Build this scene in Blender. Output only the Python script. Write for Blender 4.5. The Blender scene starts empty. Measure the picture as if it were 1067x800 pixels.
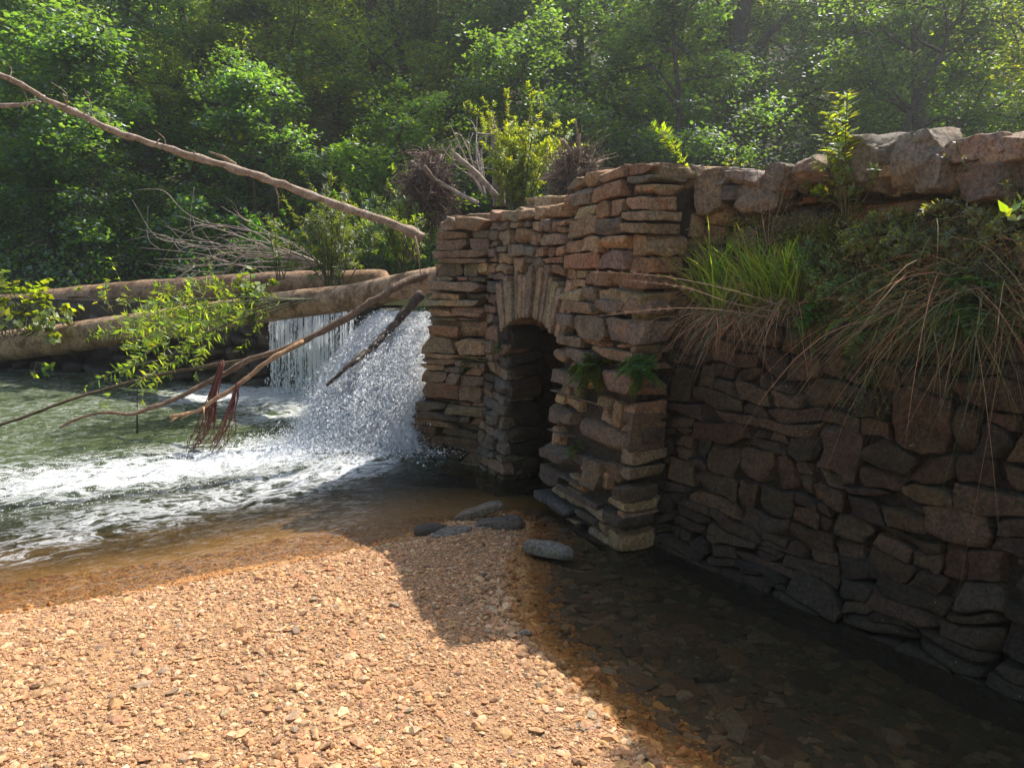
import bpy, math, random
import numpy as np
from mathutils import Vector
random.seed(7); USE_HAZE = True
R = np.random.RandomState(11)
C = bpy.context.scene.collection
H = 1.7; PITCH = math.radians(9.6); F = 780.0
cp, sp = math.cos(PITCH), math.sin(PITCH)

# ---------------------------------------------------------------- helpers
def raydir(px, py):
    u = (px-533.5)/F; v = (400-py)/F
    return np.array([u, cp+v*sp, -sp+v*cp])
def at(px, py, Y):
    d = raydir(px, py); t = Y/d[1]
    return np.array([d[0]*t, Y, H+d[2]*t])
def ground(px, py, z=0.0):
    d = raydir(px, py); t = (z-H)/d[2]
    return np.array([d[0]*t, d[1]*t, z])

def _hash(ix, iy, iz, seed):
    h = (ix.astype(np.int64)*374761393 + iy.astype(np.int64)*668265263 + iz.astype(np.int64)*2147483647 + seed*974711) & 0xffffffff
    h = ((h ^ (h >> 13))*1274126177) & 0xffffffff
    h = (h ^ (h >> 16))
    h = (h*2246822519) & 0xffffffff
    h = h ^ (h >> 15)
    return (h & 0xffffff)/float(0xffffff)*2-1
def vnoise(P, seed=0):
    P = np.asarray(P, float); i = np.floor(P).astype(np.int64); f = P-i; f = f*f*(3-2*f)
    out = 0
    for dx in (0, 1):
        wx = f[:, 0] if dx else 1-f[:, 0]
        for dy in (0, 1):
            wy = f[:, 1] if dy else 1-f[:, 1]
            for dz in (0, 1):
                wz = f[:, 2] if dz else 1-f[:, 2]
                out = out + wx*wy*wz*_hash(i[:, 0]+dx, i[:, 1]+dy, i[:, 2]+dz, seed)
    return out
def fbm(P, seed=0, o=3, g=0.5):
    P = np.asarray(P, float); a = 1.0; s = 0; t = 0
    for k in range(o):
        s = s + a*vnoise(P*(2.03**k)+17.3*k, seed+k); t += a; a *= g
    return s/t
def vfbm(P, seed=0, o=2):
    return np.stack([fbm(P, seed, o), fbm(P+31.7, seed+5, o), fbm(P-57.1, seed+9, o)], 1)
def n2(x, y, sc, seed=0, o=3):
    x = np.asarray(x, float).ravel(); y = np.asarray(y, float).ravel()
    return fbm(np.stack([x*sc, y*sc, x*0+seed*3.7], 1), seed, o)
def sstep(a, b, x):
    t = np.clip((x-a)/(b-a), 0, 1); return t*t*(3-2*t)
def nrm(v):
    v = np.asarray(v, float); return v/max(np.linalg.norm(v), 1e-9)
def nrmr(v):
    return v/np.maximum(np.linalg.norm(v, axis=1, keepdims=True), 1e-9)

class Geo:
    """collects faces (tris and quads) of ONE mesh"""
    def __init__(s): s.v = []; s.q = []; s.t = []; s.c = []; s.n = 0; s.sm = []; s.st = []
    def add(s, v, q=None, t=None, col=(1, 1, 1), smooth=True):
        v = np.asarray(v, float); k = len(v)
        s.v.append(v)
        col = np.asarray(col, float)
        if col.ndim == 1: col = np.tile(col, (k, 1))
        s.c.append(col)
        if q is not None and len(q): s.q.append(np.asarray(q, np.int64)+s.n); s.sm.append(np.full(len(q), smooth))
        if t is not None and len(t): s.t.append(np.asarray(t, np.int64)+s.n); s.st.append(np.full(len(t), smooth))
        s.n += k
    def build(s, name, mat, parent=None, smooth=None, attrs=None):
        v = np.concatenate(s.v); c = np.concatenate(s.c)
        q = np.concatenate(s.q) if s.q else np.zeros((0, 4), int)
        t = np.concatenate(s.t) if s.t else np.zeros((0, 3), int)
        sm = np.concatenate([*(s.sm or []), *(s.st or [])])
        off = np.zeros(3)
        if parent is not None:
            off = np.array(parent.location)
            if parent.parent is not None: off = off+np.array(parent.parent.location)
        elif True:
            off = np.array([(v[:, 0].min()+v[:, 0].max())/2, (v[:, 1].min()+v[:, 1].max())/2, v[:, 2].min()])
        me = bpy.data.meshes.new(name)
        me.vertices.add(len(v)); me.vertices.foreach_set('co', (v-off).astype(np.float32).ravel())
        loops = np.concatenate([q.ravel(), t.ravel()]).astype(np.int32)
        me.loops.add(len(loops)); me.loops.foreach_set('vertex_index', loops)
        nf = len(q)+len(t); me.polygons.add(nf)
        st = np.concatenate([np.arange(len(q))*4, len(q)*4+np.arange(len(t))*3]).astype(np.int32)
        me.polygons.foreach_set('loop_start', st)
        me.polygons.foreach_set('loop_total', np.concatenate([np.full(len(q), 4), np.full(len(t), 3)]).astype(np.int32))
        me.polygons.foreach_set('use_smooth', sm if smooth is None else np.full(nf, smooth))
        a = me.attributes.new('Col', 'FLOAT_COLOR', 'POINT')
        a.data.foreach_set('color', np.concatenate([c, np.ones((len(c), 1))], 1).astype(np.float32).ravel())
        for k, arr in (attrs or {}).items():
            b = me.attributes.new(k, 'FLOAT', 'POINT'); b.data.foreach_set('value', arr.astype(np.float32).ravel())
        me.update(calc_edges=True); me.validate()
        me.materials.append(mat)
        o = bpy.data.objects.new(name, me); C.objects.link(o)
        if parent is not None: o.parent = parent
        else: o.location = off
        return o

def tag(o, label=None, cat=None, group=None, kind=None):
    if label: o['label'] = label
    if cat: o['category'] = cat
    if group: o['group'] = group
    if kind: o['kind'] = kind
    return o
def thing(name, label, cat, loc=(0, 0, 0), group=None):
    o = bpy.data.objects.new(name, None); C.objects.link(o); o.location = [float(a) for a in loc]; o.empty_display_size = .1
    return tag(o, label, cat, group)

def smooth_path(pts, n=8):
    P = np.asarray(pts, float); P = np.vstack([2*P[0]-P[1], P, 2*P[-1]-P[-2]]); out = []
    for i in range(1, len(P)-2):
        for k in range(n):
            t = k/n
            out.append(.5*((2*P[i])+(-P[i-1]+P[i+1])*t+(2*P[i-1]-5*P[i]+4*P[i+1]-P[i+2])*t*t+(-P[i-1]+3*P[i]-3*P[i+1]+P[i+2])*t**3))
    out.append(P[-2]); return np.array(out)
def tube(g, pts, rad, ns=8, col=(1, 1, 1), rough=0.0, seed=0, cap=True):
    P = np.asarray(pts, float); n = len(P); rad = np.broadcast_to(np.asarray(rad, float), (n,))
    T = np.gradient(P, axis=0); T = nrmr(T)
    up = np.array([0, 0, 1.]) if abs(T[0][2]) < .9 else np.array([1., 0, 0])
    N = np.zeros_like(P); a = nrm(np.cross(T[0], up))
    for i in range(n):
        a = a-T[i]*a.dot(T[i]); a = nrm(a); N[i] = a
    B = np.cross(T, N)
    th = np.arange(ns)/ns*2*math.pi
    dirs = N[:, None, :]*np.cos(th)[None, :, None]+B[:, None, :]*np.sin(th)[None, :, None]
    rr = rad[:, None]*np.ones((1, ns))
    if rough:
        q = (P[:, None, :]+dirs*rad[:, None, None]).reshape(-1, 3)
        L = max(rad.max(), 1e-3)
        rr = rr*(1+rough*fbm(q/L*.8, seed, 3).reshape(n, ns))
    V = (P[:, None, :]+dirs*rr[:, :, None]).reshape(-1, 3)
    i = np.arange(n-1)[:, None]*ns; j = np.arange(ns)[None, :]; j2 = (j+1) % ns
    Q = np.stack([i+j, i+j2, i+ns+j2, i+ns+j], -1).reshape(-1, 4)
    tr = []
    if cap:
        V = np.vstack([V, P[0], P[-1]])
        for k in range(ns):
            tr.append([n*ns, (k+1) % ns, k]); tr.append([n*ns+1, (n-1)*ns+k, (n-1)*ns+(k+1) % ns])
    g.add(V, Q, tr, col)

def leaves(g, pos, d, nn, L, W, col, fold=.25):
    """pointed leaves, 5 verts 2 quads each: pos,d,nn (n,3); L,W (n,)"""
    n = len(pos); d = nrmr(d); s = nrmr(np.cross(d, nn)); nn = np.cross(s, d)
    L = np.broadcast_to(L, (n,))[:, None]; W = np.broadcast_to(W, (n,))[:, None]
    c = pos+d*L*.5-nn*W*fold*.5
    V = np.stack([pos, pos+d*L*.42+s*W*.5, pos+d*L-nn*L*.08, pos+d*L*.42-s*W*.5, c], 1).reshape(-1, 3)
    b = np.arange(n)[:, None]*5
    Q = np.concatenate([b+np.array([[0, 1, 2, 4]]), b+np.array([[0, 4, 2, 3]])])
    col = np.asarray(col, float)
    if col.ndim == 1: col = np.tile(col, (n, 1))
    g.add(V, Q, None, np.repeat(col, 5, 0), smooth=False)
def leaves4(g, pos, nn, S, col, asp=.62):
    n = len(pos); r = nrmr(R.normal(size=(n, 3))); nn = nrmr(nn)
    d = nrmr(r-nn*(r*nn).sum(1, keepdims=True)); s = np.cross(nn, d)
    S = np.broadcast_to(S, (n,))[:, None]
    V = np.stack([pos-d*S*.5, pos+s*S*asp*.5-nn*S*.07, pos+d*S*.5, pos-s*S*asp*.5-nn*S*.07], 1).reshape(-1, 3)
    Q = np.arange(n*4).reshape(-1, 4)
    g.add(V, Q, None, np.repeat(col, 4, 0), smooth=False)
def rndcol(n, base, var=.25, hue=.12):
    b = np.asarray(base, float)[None, :]
    k = 1+var*R.normal(size=(n, 1)); h = 1+hue*R.normal(size=(n, 3))
    return np.clip(b*np.clip(k, .35, 2)*h, 0.002, 1)

# ---------------------------------------------------------------- materials
def newmat(name):
    m = bpy.data.materials.new(name); m.use_nodes = True; nt = m.node_tree; nt.nodes.clear()
    return m, nt
def N(nt, t, **k):
    n = nt.nodes.new(t)
    for a, b in k.items():
        if a.startswith('i_'): n.inputs[a[2:].replace('_', ' ')].default_value = b
        else: setattr(n, a, b)
    return n
def lk(nt, a, b): nt.links.new(a, b)
def mixc(nt, mode, fac, a, b):
    n = nt.nodes.new('ShaderNodeMix'); n.data_type = 'RGBA'; n.blend_type = mode
    for s, v in ((0, fac), (6, a), (7, b)):
        if hasattr(v, 'is_linked') or hasattr(v, 'links'): nt.links.new(v, n.inputs[s])
        else: n.inputs[s].default_value = v if not isinstance(v, tuple) or len(v) == 4 else (*v, 1)
    return n.outputs[2]
def mth(nt, op, a, b=None, clamp=False):
    n = nt.nodes.new('ShaderNodeMath'); n.operation = op; n.use_clamp = clamp
    for i, v in enumerate((a, b)):
        if v is None: continue
        if hasattr(v, 'links'): nt.links.new(v, n.inputs[i])
        else: n.inputs[i].default_value = v
    return n.outputs[0]
def ramp(nt, fac, stops):
    r = nt.nodes.new('ShaderNodeValToRGB'); e = r.color_ramp.elements
    while len(e) < len(stops): e.new(.5)
    for k, (p, c) in enumerate(stops):
        e[k].position = p; e[k].color = (c, c, c, 1) if not isinstance(c, tuple) else (*c, 1)
    nt.links.new(fac, r.inputs[0]); return r.outputs[0]
def noise(nt, co, scale, detail=5, rough=.6, dist=0.0):
    n = nt.nodes.new('ShaderNodeTexNoise'); n.inputs['Scale'].default_value = scale; n.inputs['Detail'].default_value = detail
    n.inputs['Roughness'].default_value = rough; n.inputs['Distortion'].default_value = dist
    if co is not None: nt.links.new(co, n.inputs['Vector'])
    return n.outputs['Fac']
def attr(nt, name='Col'):
    a = nt.nodes.new('ShaderNodeAttribute'); a.attribute_name = name; return a
def objco(nt):
    g = nt.nodes.new('ShaderNodeNewGeometry'); return g.outputs['Position']
def bump(nt, h, strength, dist, prev=None):
    b = nt.nodes.new('ShaderNodeBump'); b.inputs['Strength'].default_value = strength; b.inputs['Distance'].default_value = dist
    nt.links.new(h, b.inputs['Height'])
    if prev is not None: nt.links.new(prev, b.inputs['Normal'])
    return b.outputs[0]
def out(nt, sh, vol=None):
    o = nt.nodes.new('ShaderNodeOutputMaterial')
    if sh is not None: nt.links.new(sh, o.inputs['Surface'])
    return o
def princ(nt, col, rough=.8, normal=None, spec=.5):
    p = nt.nodes.new('ShaderNodeBsdfPrincipled')
    if hasattr(col, 'links'): nt.links.new(col, p.inputs['Base Color'])
    else: p.inputs['Base Color'].default_value = (*col, 1)
    if hasattr(rough, 'links'): nt.links.new(rough, p.inputs['Roughness'])
    else: p.inputs['Roughness'].default_value = rough
    p.inputs['Specular IOR Level'].default_value = spec
    if normal is not None: nt.links.new(normal, p.inputs['Normal'])
    return p.outputs[0]

def mat_stone(name, moss=0.0, rough=.85, bstr=.9, dark=(.5, .42, .36)):
    m, nt = newmat(name); co = objco(nt); c = attr(nt).outputs['Color']
    n1 = noise(nt, co, 11, 9, .75); n2_ = noise(nt, co, 55, 7, .75); n3 = noise(nt, co, 3.1, 3)
    c1 = mixc(nt, 'MULTIPLY', 1.0, c, ramp(nt, n1, [(.28, (.45, .42, .42)), (.52, (.95, .93, .9)), (.75, (1.35, 1.2, 1.0))]))
    c2 = mixc(nt, 'MULTIPLY', .9, c1, ramp(nt, n2_, [(.36, (.35, .35, .36)), (.5, (.95, .94, .92)), (.64, (1.5, 1.45, 1.4))]))
    # rust and lichen blotches
    st = ramp(nt, noise(nt, co, 5.3, 6, .75, .6), [(.55, 0.0), (.68, .7)])
    c3 = mixc(nt, 'MIX', st, c2, mixc(nt, 'MULTIPLY', 1.0, c2, (1.25, .82, .5)))
    li = ramp(nt, noise(nt, co, 60, 4, .6), [(.64, 0.0), (.72, .5)])
    c4 = mixc(nt, 'MIX', mth(nt, 'MULTIPLY', li, ramp(nt, n3, [(.45, 0.0), (.6, 1.0)])), c3, (.42, .43, .36))
    if moss:
        mo = ramp(nt, noise(nt, co, 4.2, 6, .7), [(.62-moss*.2, 0.0), (.75-moss*.15, .85)])
        c4 = mixc(nt, 'MIX', mo, c4, (.035, .05, .012))
    vor = nt.nodes.new('ShaderNodeTexVoronoi'); vor.inputs['Scale'].default_value = 26; vor.feature = 'F1'; nt.links.new(co, vor.inputs['Vector'])
    mp = nt.nodes.new('ShaderNodeMapping'); mp.inputs['Scale'].default_value = (8, 8, 40); nt.links.new(co, mp.inputs['Vector'])
    lay = noise(nt, mp.outputs[0], 1.0, 4, .6)
    b = bump(nt, lay, bstr*.7, .014)
    b = bump(nt, n1, bstr, .03, b); b = bump(nt, n2_, bstr*.8, .012, b); b = bump(nt, vor.outputs['Distance'], bstr*.35, .008, b)
    out(nt, princ(nt, c4, rough, b, .35)); return m
def mat_leaf(name, trans=.45, gloss=.06, tint=(1.5, 1.9, .45), rough=.45):
    m, nt = newmat(name); c = attr(nt).outputs['Color']
    oi = nt.nodes.new('ShaderNodeObjectInfo')
    hs = nt.nodes.new('ShaderNodeHueSaturation'); lk(nt, c, hs.inputs['Color'])
    lk(nt, mth(nt, 'ADD', mth(nt, 'MULTIPLY', oi.outputs['Random'], .04), .48), hs.inputs['Hue'])
    lk(nt, mth(nt, 'ADD', mth(nt, 'MULTIPLY', oi.outputs['Random'], .4), .8), hs.inputs['Value'])
    d = nt.nodes.new('ShaderNodeBsdfDiffuse'); lk(nt, hs.outputs[0], d.inputs[0])
    t = nt.nodes.new('ShaderNodeBsdfTranslucent'); lk(nt, mixc(nt, 'MULTIPLY', 1.0, hs.outputs[0], tint), t.inputs[0])
    mx = nt.nodes.new('ShaderNodeMixShader'); mx.inputs[0].default_value = trans; lk(nt, d.outputs[0], mx.inputs[1]); lk(nt, t.outputs[0], mx.inputs[2])
    gl = nt.nodes.new('ShaderNodeBsdfGlossy'); gl.inputs['Roughness'].default_value = rough; gl.inputs[0].default_value = (.9, .95, 1, 1)
    m2 = nt.nodes.new('ShaderNodeMixShader'); m2.inputs[0].default_value = gloss; lk(nt, mx.outputs[0], m2.inputs[1]); lk(nt, gl.outputs[0], m2.inputs[2])
    out(nt, m2.outputs[0]); return m
def mat_bark(name, base=(.2, .15, .11), patch=(.35, .27, .2), sc=9, st=(1, 1, .25), pf=.5):
    m, nt = newmat(name); co = objco(nt); c = attr(nt).outputs['Color']
    n1 = noise(nt, co, sc, 7, .7); n2_ = noise(nt, co, sc*5, 5, .7)
    k = mixc(nt, 'MIX', ramp(nt, n1, [(pf-.08, 0.0), (pf+.08, 1.0)]), base, patch)
    k = mixc(nt, 'MULTIPLY', 1.0, k, c)
    k = mixc(nt, 'MULTIPLY', .8, k, ramp(nt, n2_, [(.3, (.35, .35, .35)), (.62, (1.2, 1.2, 1.2))]))
    b = bump(nt, n1, .7, .02); b = bump(nt, n2_, .8, .008, b)
    out(nt, princ(nt, k, .85, b, .3)); return m
def mat_simple(name, rough=.8, var=20, spec=.3, trans=0):
    m, nt = newmat(name); co = objco(nt); c = attr(nt).outputs['Color']
    k = mixc(nt, 'MULTIPLY', .7, c, ramp(nt, noise(nt, co, var, 5), [(.3, (.5, .5, .5)), (.65, (1.25, 1.25, 1.25))]))
    sh = princ(nt, k, rough, None, spec)
    if trans:
        t = nt.nodes.new('ShaderNodeBsdfTranslucent'); lk(nt, k, t.inputs[0])
        mx = nt.nodes.new('ShaderNodeMixShader'); mx.inputs[0].default_value = trans; lk(nt, sh, mx.inputs[1]); lk(nt, t.outputs[0], mx.inputs[2]); sh = mx.outputs[0]
    out(nt, sh); return m

M_stone = mat_stone('sandstone_masonry')
M_stone_moss = mat_stone('mossy_masonry', moss=.5)
M_wet = mat_stone('wet_stone', rough=.35)
M_core = mat_stone('joint_earth')
M_leaf = mat_leaf('tree_leaves', trans=.55, tint=(5.3, 4.6, .6))
M_leaf2 = mat_leaf('shrub_leaves', trans=.55, gloss=.05, tint=(3.2, 2.75, .6))
M_bark = mat_bark('tree_bark', (.07, .055, .045), (.13, .11, .09))
M_log = mat_bark('log_bark', (.16, .09, .045), (.42, .28, .175), 5, pf=.47)
M_dead = mat_bark('dead_wood', (.28, .20, .14), (.45, .36, .29), 14)
M_darkwood = mat_bark('wet_dark_wood', (.05, .038, .03), (.12, .09, .07), 14)
M_twig = mat_simple('twig', .8, 30)
M_dry = mat_simple('dry_stems', .8, 30, trans=.25)
M_pebble = mat_simple('pebbles', .75, 60)
M_rock = mat_stone('loose_rock')

# ground material: tan gravel above water, amber then silty below, forest litter on the banks
def mat_ground():
    m, nt = newmat('ground'); g = nt.nodes.new('ShaderNodeNewGeometry'); co = g.outputs['Position']
    sx = nt.nodes.new('ShaderNodeSeparateXYZ'); lk(nt, co, sx.inputs[0])
    n1 = noise(nt, co, 60, 6, .7); n2_ = noise(nt, co, 1.7, 3)
    vor = nt.nodes.new('ShaderNodeTexVoronoi'); vor.inputs['Scale'].default_value = 70; lk(nt, co, vor.inputs['Vector'])
    grav = mixc(nt, 'MIX', vor.outputs['Color'], (.26, .15, .08), (.42, .26, .14))
    grav = mixc(nt, 'MULTIPLY', .8, grav, ramp(nt, n1, [(.3, (.5, .45, .42)), (.6, (1.15, 1.1, 1.1))]))
    am = mixc(nt, 'MIX', n1, (.26, .13, .035), (.48, .27, .09))
    silt = mixc(nt, 'MIX', n1, (.05, .05, .022), (.10, .095, .045))
    z = sx.outputs['Z']
    zz = mth(nt, 'ADD', z, mth(nt, 'MULTIPLY', mth(nt, 'SUBTRACT', n1, .5), .02))
    k = mixc(nt, 'MIX', ramp(nt, mth(nt, 'MULTIPLY', mth(nt, 'ADD', zz, 0.02), 20), [(0.2, 0.0), (.9, 1.0)]), am, grav)
    k = mixc(nt, 'MIX', ramp(nt, mth(nt, 'MULTIPLY', zz, -2.2), [(.25, 0.0), (.8, 1.0)]), k, silt)
    litter = mixc(nt, 'MIX', n1, (.015, .014, .008), (.055, .045, .022))
    litter = mixc(nt, 'MIX', ramp(nt, n2_, [(.45, 0.0), (.6, .7)]), litter, (.02, .035, .01))
    k = mixc(nt, 'MIX', attr(nt, 'silt').outputs['Fac'], k, mixc(nt, 'MIX', n1, (.06, .05, .03), (.13, .11, .07)))
    k = mixc(nt, 'MIX', attr(nt, 'bank').outputs['Fac'], k, litter)
    b = bump(nt, n1, .7, .012); b = bump(nt, vor.outputs['Distance'], .6, .008, b)
    out(nt, princ(nt, k, .85, b, .3)); return m
M_ground = mat_ground()

# ---------------------------------------------------------------- plan of the place (metres)
C0 = np.array([.63, 4.22, 0]); E = nrm([-.45, .893, 0]); NF = np.array([-.893, -.45, 0]); NF = nrm(NF)
IN = -NF
def Fp(s, d=0, z=0): return C0+E*s+IN*d+np.array([0, 0, z])
RD = nrm([.577, -.817, 0]); RN = nrm([-.817, -.577, 0])       # right wall: direction towards the camera side, face normal
R0 = np.array([.84, 4.23, 0])-RD*.18
def Rp(s, d=0, z=0): return R0+RD*s-RN*d+np.array([0, 0, z])
PL = np.array([-.90, 6.30, 0]); PR = Fp(1.95)                 # left pier face
PU = nrm(PR-PL); PN = nrm([PU[1], -PU[0], 0]); PW = np.linalg.norm(PR-PL)
DAM = [np.array(a) for a in [(-.80, 7.2), (-1.5, 7.9), (-1.75, 9.35), (-3.5, 9.9), (-8.0, 11.6), (-16.0, 14.2)]]

def inpoly(x, y, poly):
    x = np.asarray(x, float); y = np.asarray(y, float); ins = np.zeros(x.shape, bool); n = len(poly)
    for i in range(n):
        x1, y1 = poly[i]; x2, y2 = poly[(i+1) % n]
        c = ((y1 > y) != (y2 > y)); xi = (x2-x1)*(y-y1)/((y2-y1) if y2 != y1 else 1e-9)+x1
        ins ^= c & (x < xi)
    return ins
def sdist(x, y, poly):
    d = np.full(np.shape(x), 1e9); n = len(poly)
    for i in range(n):
        a = np.array(poly[i]); b = np.array(poly[(i+1) % n]); ab = b-a
        t = np.clip(((x-a[0])*ab[0]+(y-a[1])*ab[1])/(ab@ab), 0, 1)
        d = np.minimum(d, np.hypot(x-a[0]-t*ab[0], y-a[1]-t*ab[1]))
    return np.where(inpoly(x, y, poly), d, -d)
BAR = [(-12, .2), (-6, 2.2), (-3.6, 3.0), (-2.47, 3.36), (-1.95, 3.60), (-1.68, 3.70), (-1.25, 3.95), (-.85, 4.18), (-.6, 4.36), (-.39, 4.66), (-.05, 4.78), (.12, 4.5), (.06, 4.3),
       (-.03, 3.95), (-.02, 3.6), (.0, 3.3), (.08, 3.1), (.256, 2.76), (.38, 2.5), (.55, 2.2), (.75, 1.7), (1.2, .6), (1.6, -1.5), (2.0, -30), (-30, -30), (-30, -4)]
LAND = [tuple(Rp(8, .42)[:2]), tuple(Rp(0.0, .42)[:2]), tuple(Fp(.25, .5)[:2]), tuple(Fp(.55, 1.25)[:2]), tuple(Fp(1.6, 1.25)[:2]), tuple(Fp(1.9, .45)[:2]), (-.25, 6.9), (-.2, 8.5), (0, 11), (0, 80), (90, 80), (90, -6)]
POND = [(-.55, 7.4), (-1.25, 8.2), (-1.5, 9.6), (-3.3, 10.25), (-7.8, 12), (-16, 14.6), (-60, 24), (-60, 60), (.5, 60), (.0, 8)]
def height(x, y):
    x = np.asarray(x, float); y = np.asarray(y, float); sh = x.shape; x = x.ravel(); y = y.ravel()
    wob = n2(x, y, 2.3, 3)*.07
    d = sdist(x, y, BAR)+wob
    lump = n2(x, y, 1.3, 5)*.03+n2(x, y, 6, 6)*.010
    zin = .012+.13*(1-np.exp(-np.maximum(d, 0)/.7))+lump*np.clip(d*2, 0, 1)
    dmax = np.where((x > -.15) & (y < 4.6), .17, .8); dmax = dmax*(1-.0)
    rightw = sstep(-.35, .2, x)*(1-sstep(4.5, 5.4, y))
    dmax = .17*rightw+.8*(1-rightw)
    k = np.maximum(-d, 0)
    zout = .012-(dmax*(1-np.exp(-k*.19/dmax)))+lump*.5
    z = np.where(d > 0, zin, zout)
    bank = np.zeros_like(z)
    far = 12.6+.05*x+n2(x, y, .4, 8)*.8
    far = np.where(x < -4, far+.25*np.maximum(-x-4, 0)*.55, far)
    pond = inpoly(x, y, POND)
    z = np.where(pond, .55, z)
    t = np.maximum(y-far, 0)
    zb = 1.15+.10*t+.42*np.maximum(t-6, 0)+n2(x, y, .35, 9)*.4*np.clip(t, 0, 1)
    isb = (y > far)
    z = np.where(isb, np.maximum(np.where(pond, .55, z), np.where(t < .5, .6+t*1.1+0*zb, zb)), z); bank = np.where(isb | pond, 1, bank)
    land = inpoly(x, y, LAND)
    zl = 1.72+n2(x, y, .9, 12)*.12+.03*np.maximum(y-8, 0)
    z = np.where(land, np.maximum(zl, np.where(isb, z, -9)), z); bank = np.where(land, 1, bank)
    return z.reshape(sh), bank.reshape(sh)
def hz(x, y):
    return float(height(np.array([x]), np.array([y]))[0][0])

def axis(lo, hi, step, far_lo, far_hi, gr=1.16):
    a = list(np.arange(lo, hi+1e-6, step)); s = step; v = hi
    while v < far_hi: s *= gr; v += s; a.append(v)
    s = step; v = lo; b = []
    while v > far_lo: s *= gr; v -= s; b.append(v)
    return np.array(b[::-1]+a)
def grid(xs, ys):
    X, Y = np.meshgrid(xs, ys); nx, ny = len(xs), len(ys)
    i = (np.arange(ny-1)[:, None]*nx+np.arange(nx-1)[None, :]).ravel()
    return X, Y, np.stack([i, i+1, i+nx+1, i+nx], 1)

# ---------------------------------------------------------------- ground
xs = axis(-5, 3, .05, -140, 140); ys = axis(1, 8, .05, -60, 170)
X, Y, Q = grid(xs, ys); Z, BK = height(X, Y)
g = Geo(); g.add(np.stack([X.ravel(), Y.ravel(), Z.ravel()], 1), Q)
ground_o = g.build('ground', M_ground, attrs={'bank': BK, 'silt': sstep(-.30, .02, X)*(1-sstep(4.6, 5.4, Y))*sstep(.0, -.03, Z)}); tag(ground_o, kind='structure')

# ---------------------------------------------------------------- water
FLOW = nrm([-2.9, -1.4, 0])
def foam_mask(x, y):
    sh = np.shape(x); wx = n2(x, y, .9, 101).reshape(sh)*.55; wy = n2(x, y, 1.3, 102).reshape(sh)*.40; far_ = sstep(-1.1, -2.2, x); x = x+wx*far_; y = y+wy*far_
    a = np.array([-1.35, 6.75]); b = np.array([-4.9, 4.9]); ab = b-a; L2 = ab@ab
    tt = ((x-a[0])*ab[0]+(y-a[1])*ab[1])/L2; t = np.clip(tt, 0, 1.25)
    px = a[0]+t*ab[0]; py = a[1]+t*ab[1]
    d = np.hypot(x-px, y-py); w = .62+.55*t
    m = np.exp(-(d/w)**2*1.1)*(1-.50*t)
    # a second tongue towards the gravel bar
    a = np.array([-1.2, 6.0]); b = np.array([-2.9, 4.25]); ab = b-a
    t = np.clip(((x-a[0])*ab[0]+(y-a[1])*ab[1])/(ab@ab), 0, 1); d = np.hypot(x-a[0]-t*ab[0], y-a[1]-t*ab[1])
    m = np.maximum(m, np.exp(-(d/(.34+.16*t))**2)*(.78-.40*t))
    # foot of the curtain fall
    a = np.array([-1.9, 9.1]); b = np.array([-3.6, 9.4]); ab = b-a
    t = np.clip(((x-a[0])*ab[0]+(y-a[1])*ab[1])/(ab@ab), 0, 1); d = np.hypot(x-a[0]-t*ab[0], (y-a[1]-t*ab[1]))
    m = np.maximum(m, np.exp(-(d/.9)**2)*1.0)
    d = np.hypot((x+1.25)/.8, (y-6.6)/.6); m = np.maximum(m, np.exp(-d**2)*1.3)
    d = np.hypot((x+2.3)/1.0, (y-8.3)/.8); m = np.maximum(m, np.exp(-d**2)*.65)
    rip = sstep(-1.0, -2.0, x)*sstep(4.4, 5.6, y)
    m = np.maximum(m, rip*(.25+.14*n2(x, y, .8, 104).reshape(sh)))
    a = np.array([-1.5, 6.4]); b = np.array([-3.0, 5.75]); ab = b-a; t = np.clip(((x-a[0])*ab[0]+(y-a[1])*ab[1])/(ab@ab), 0, 1); d = np.hypot(x-a[0]-t*ab[0], y-a[1]-t*ab[1])
    m = np.maximum(m, np.exp(-(d/(.42+.1*t))**2)*(1.15-.3*t))
    return np.clip(m*.93, 0, 1.2)
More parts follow.
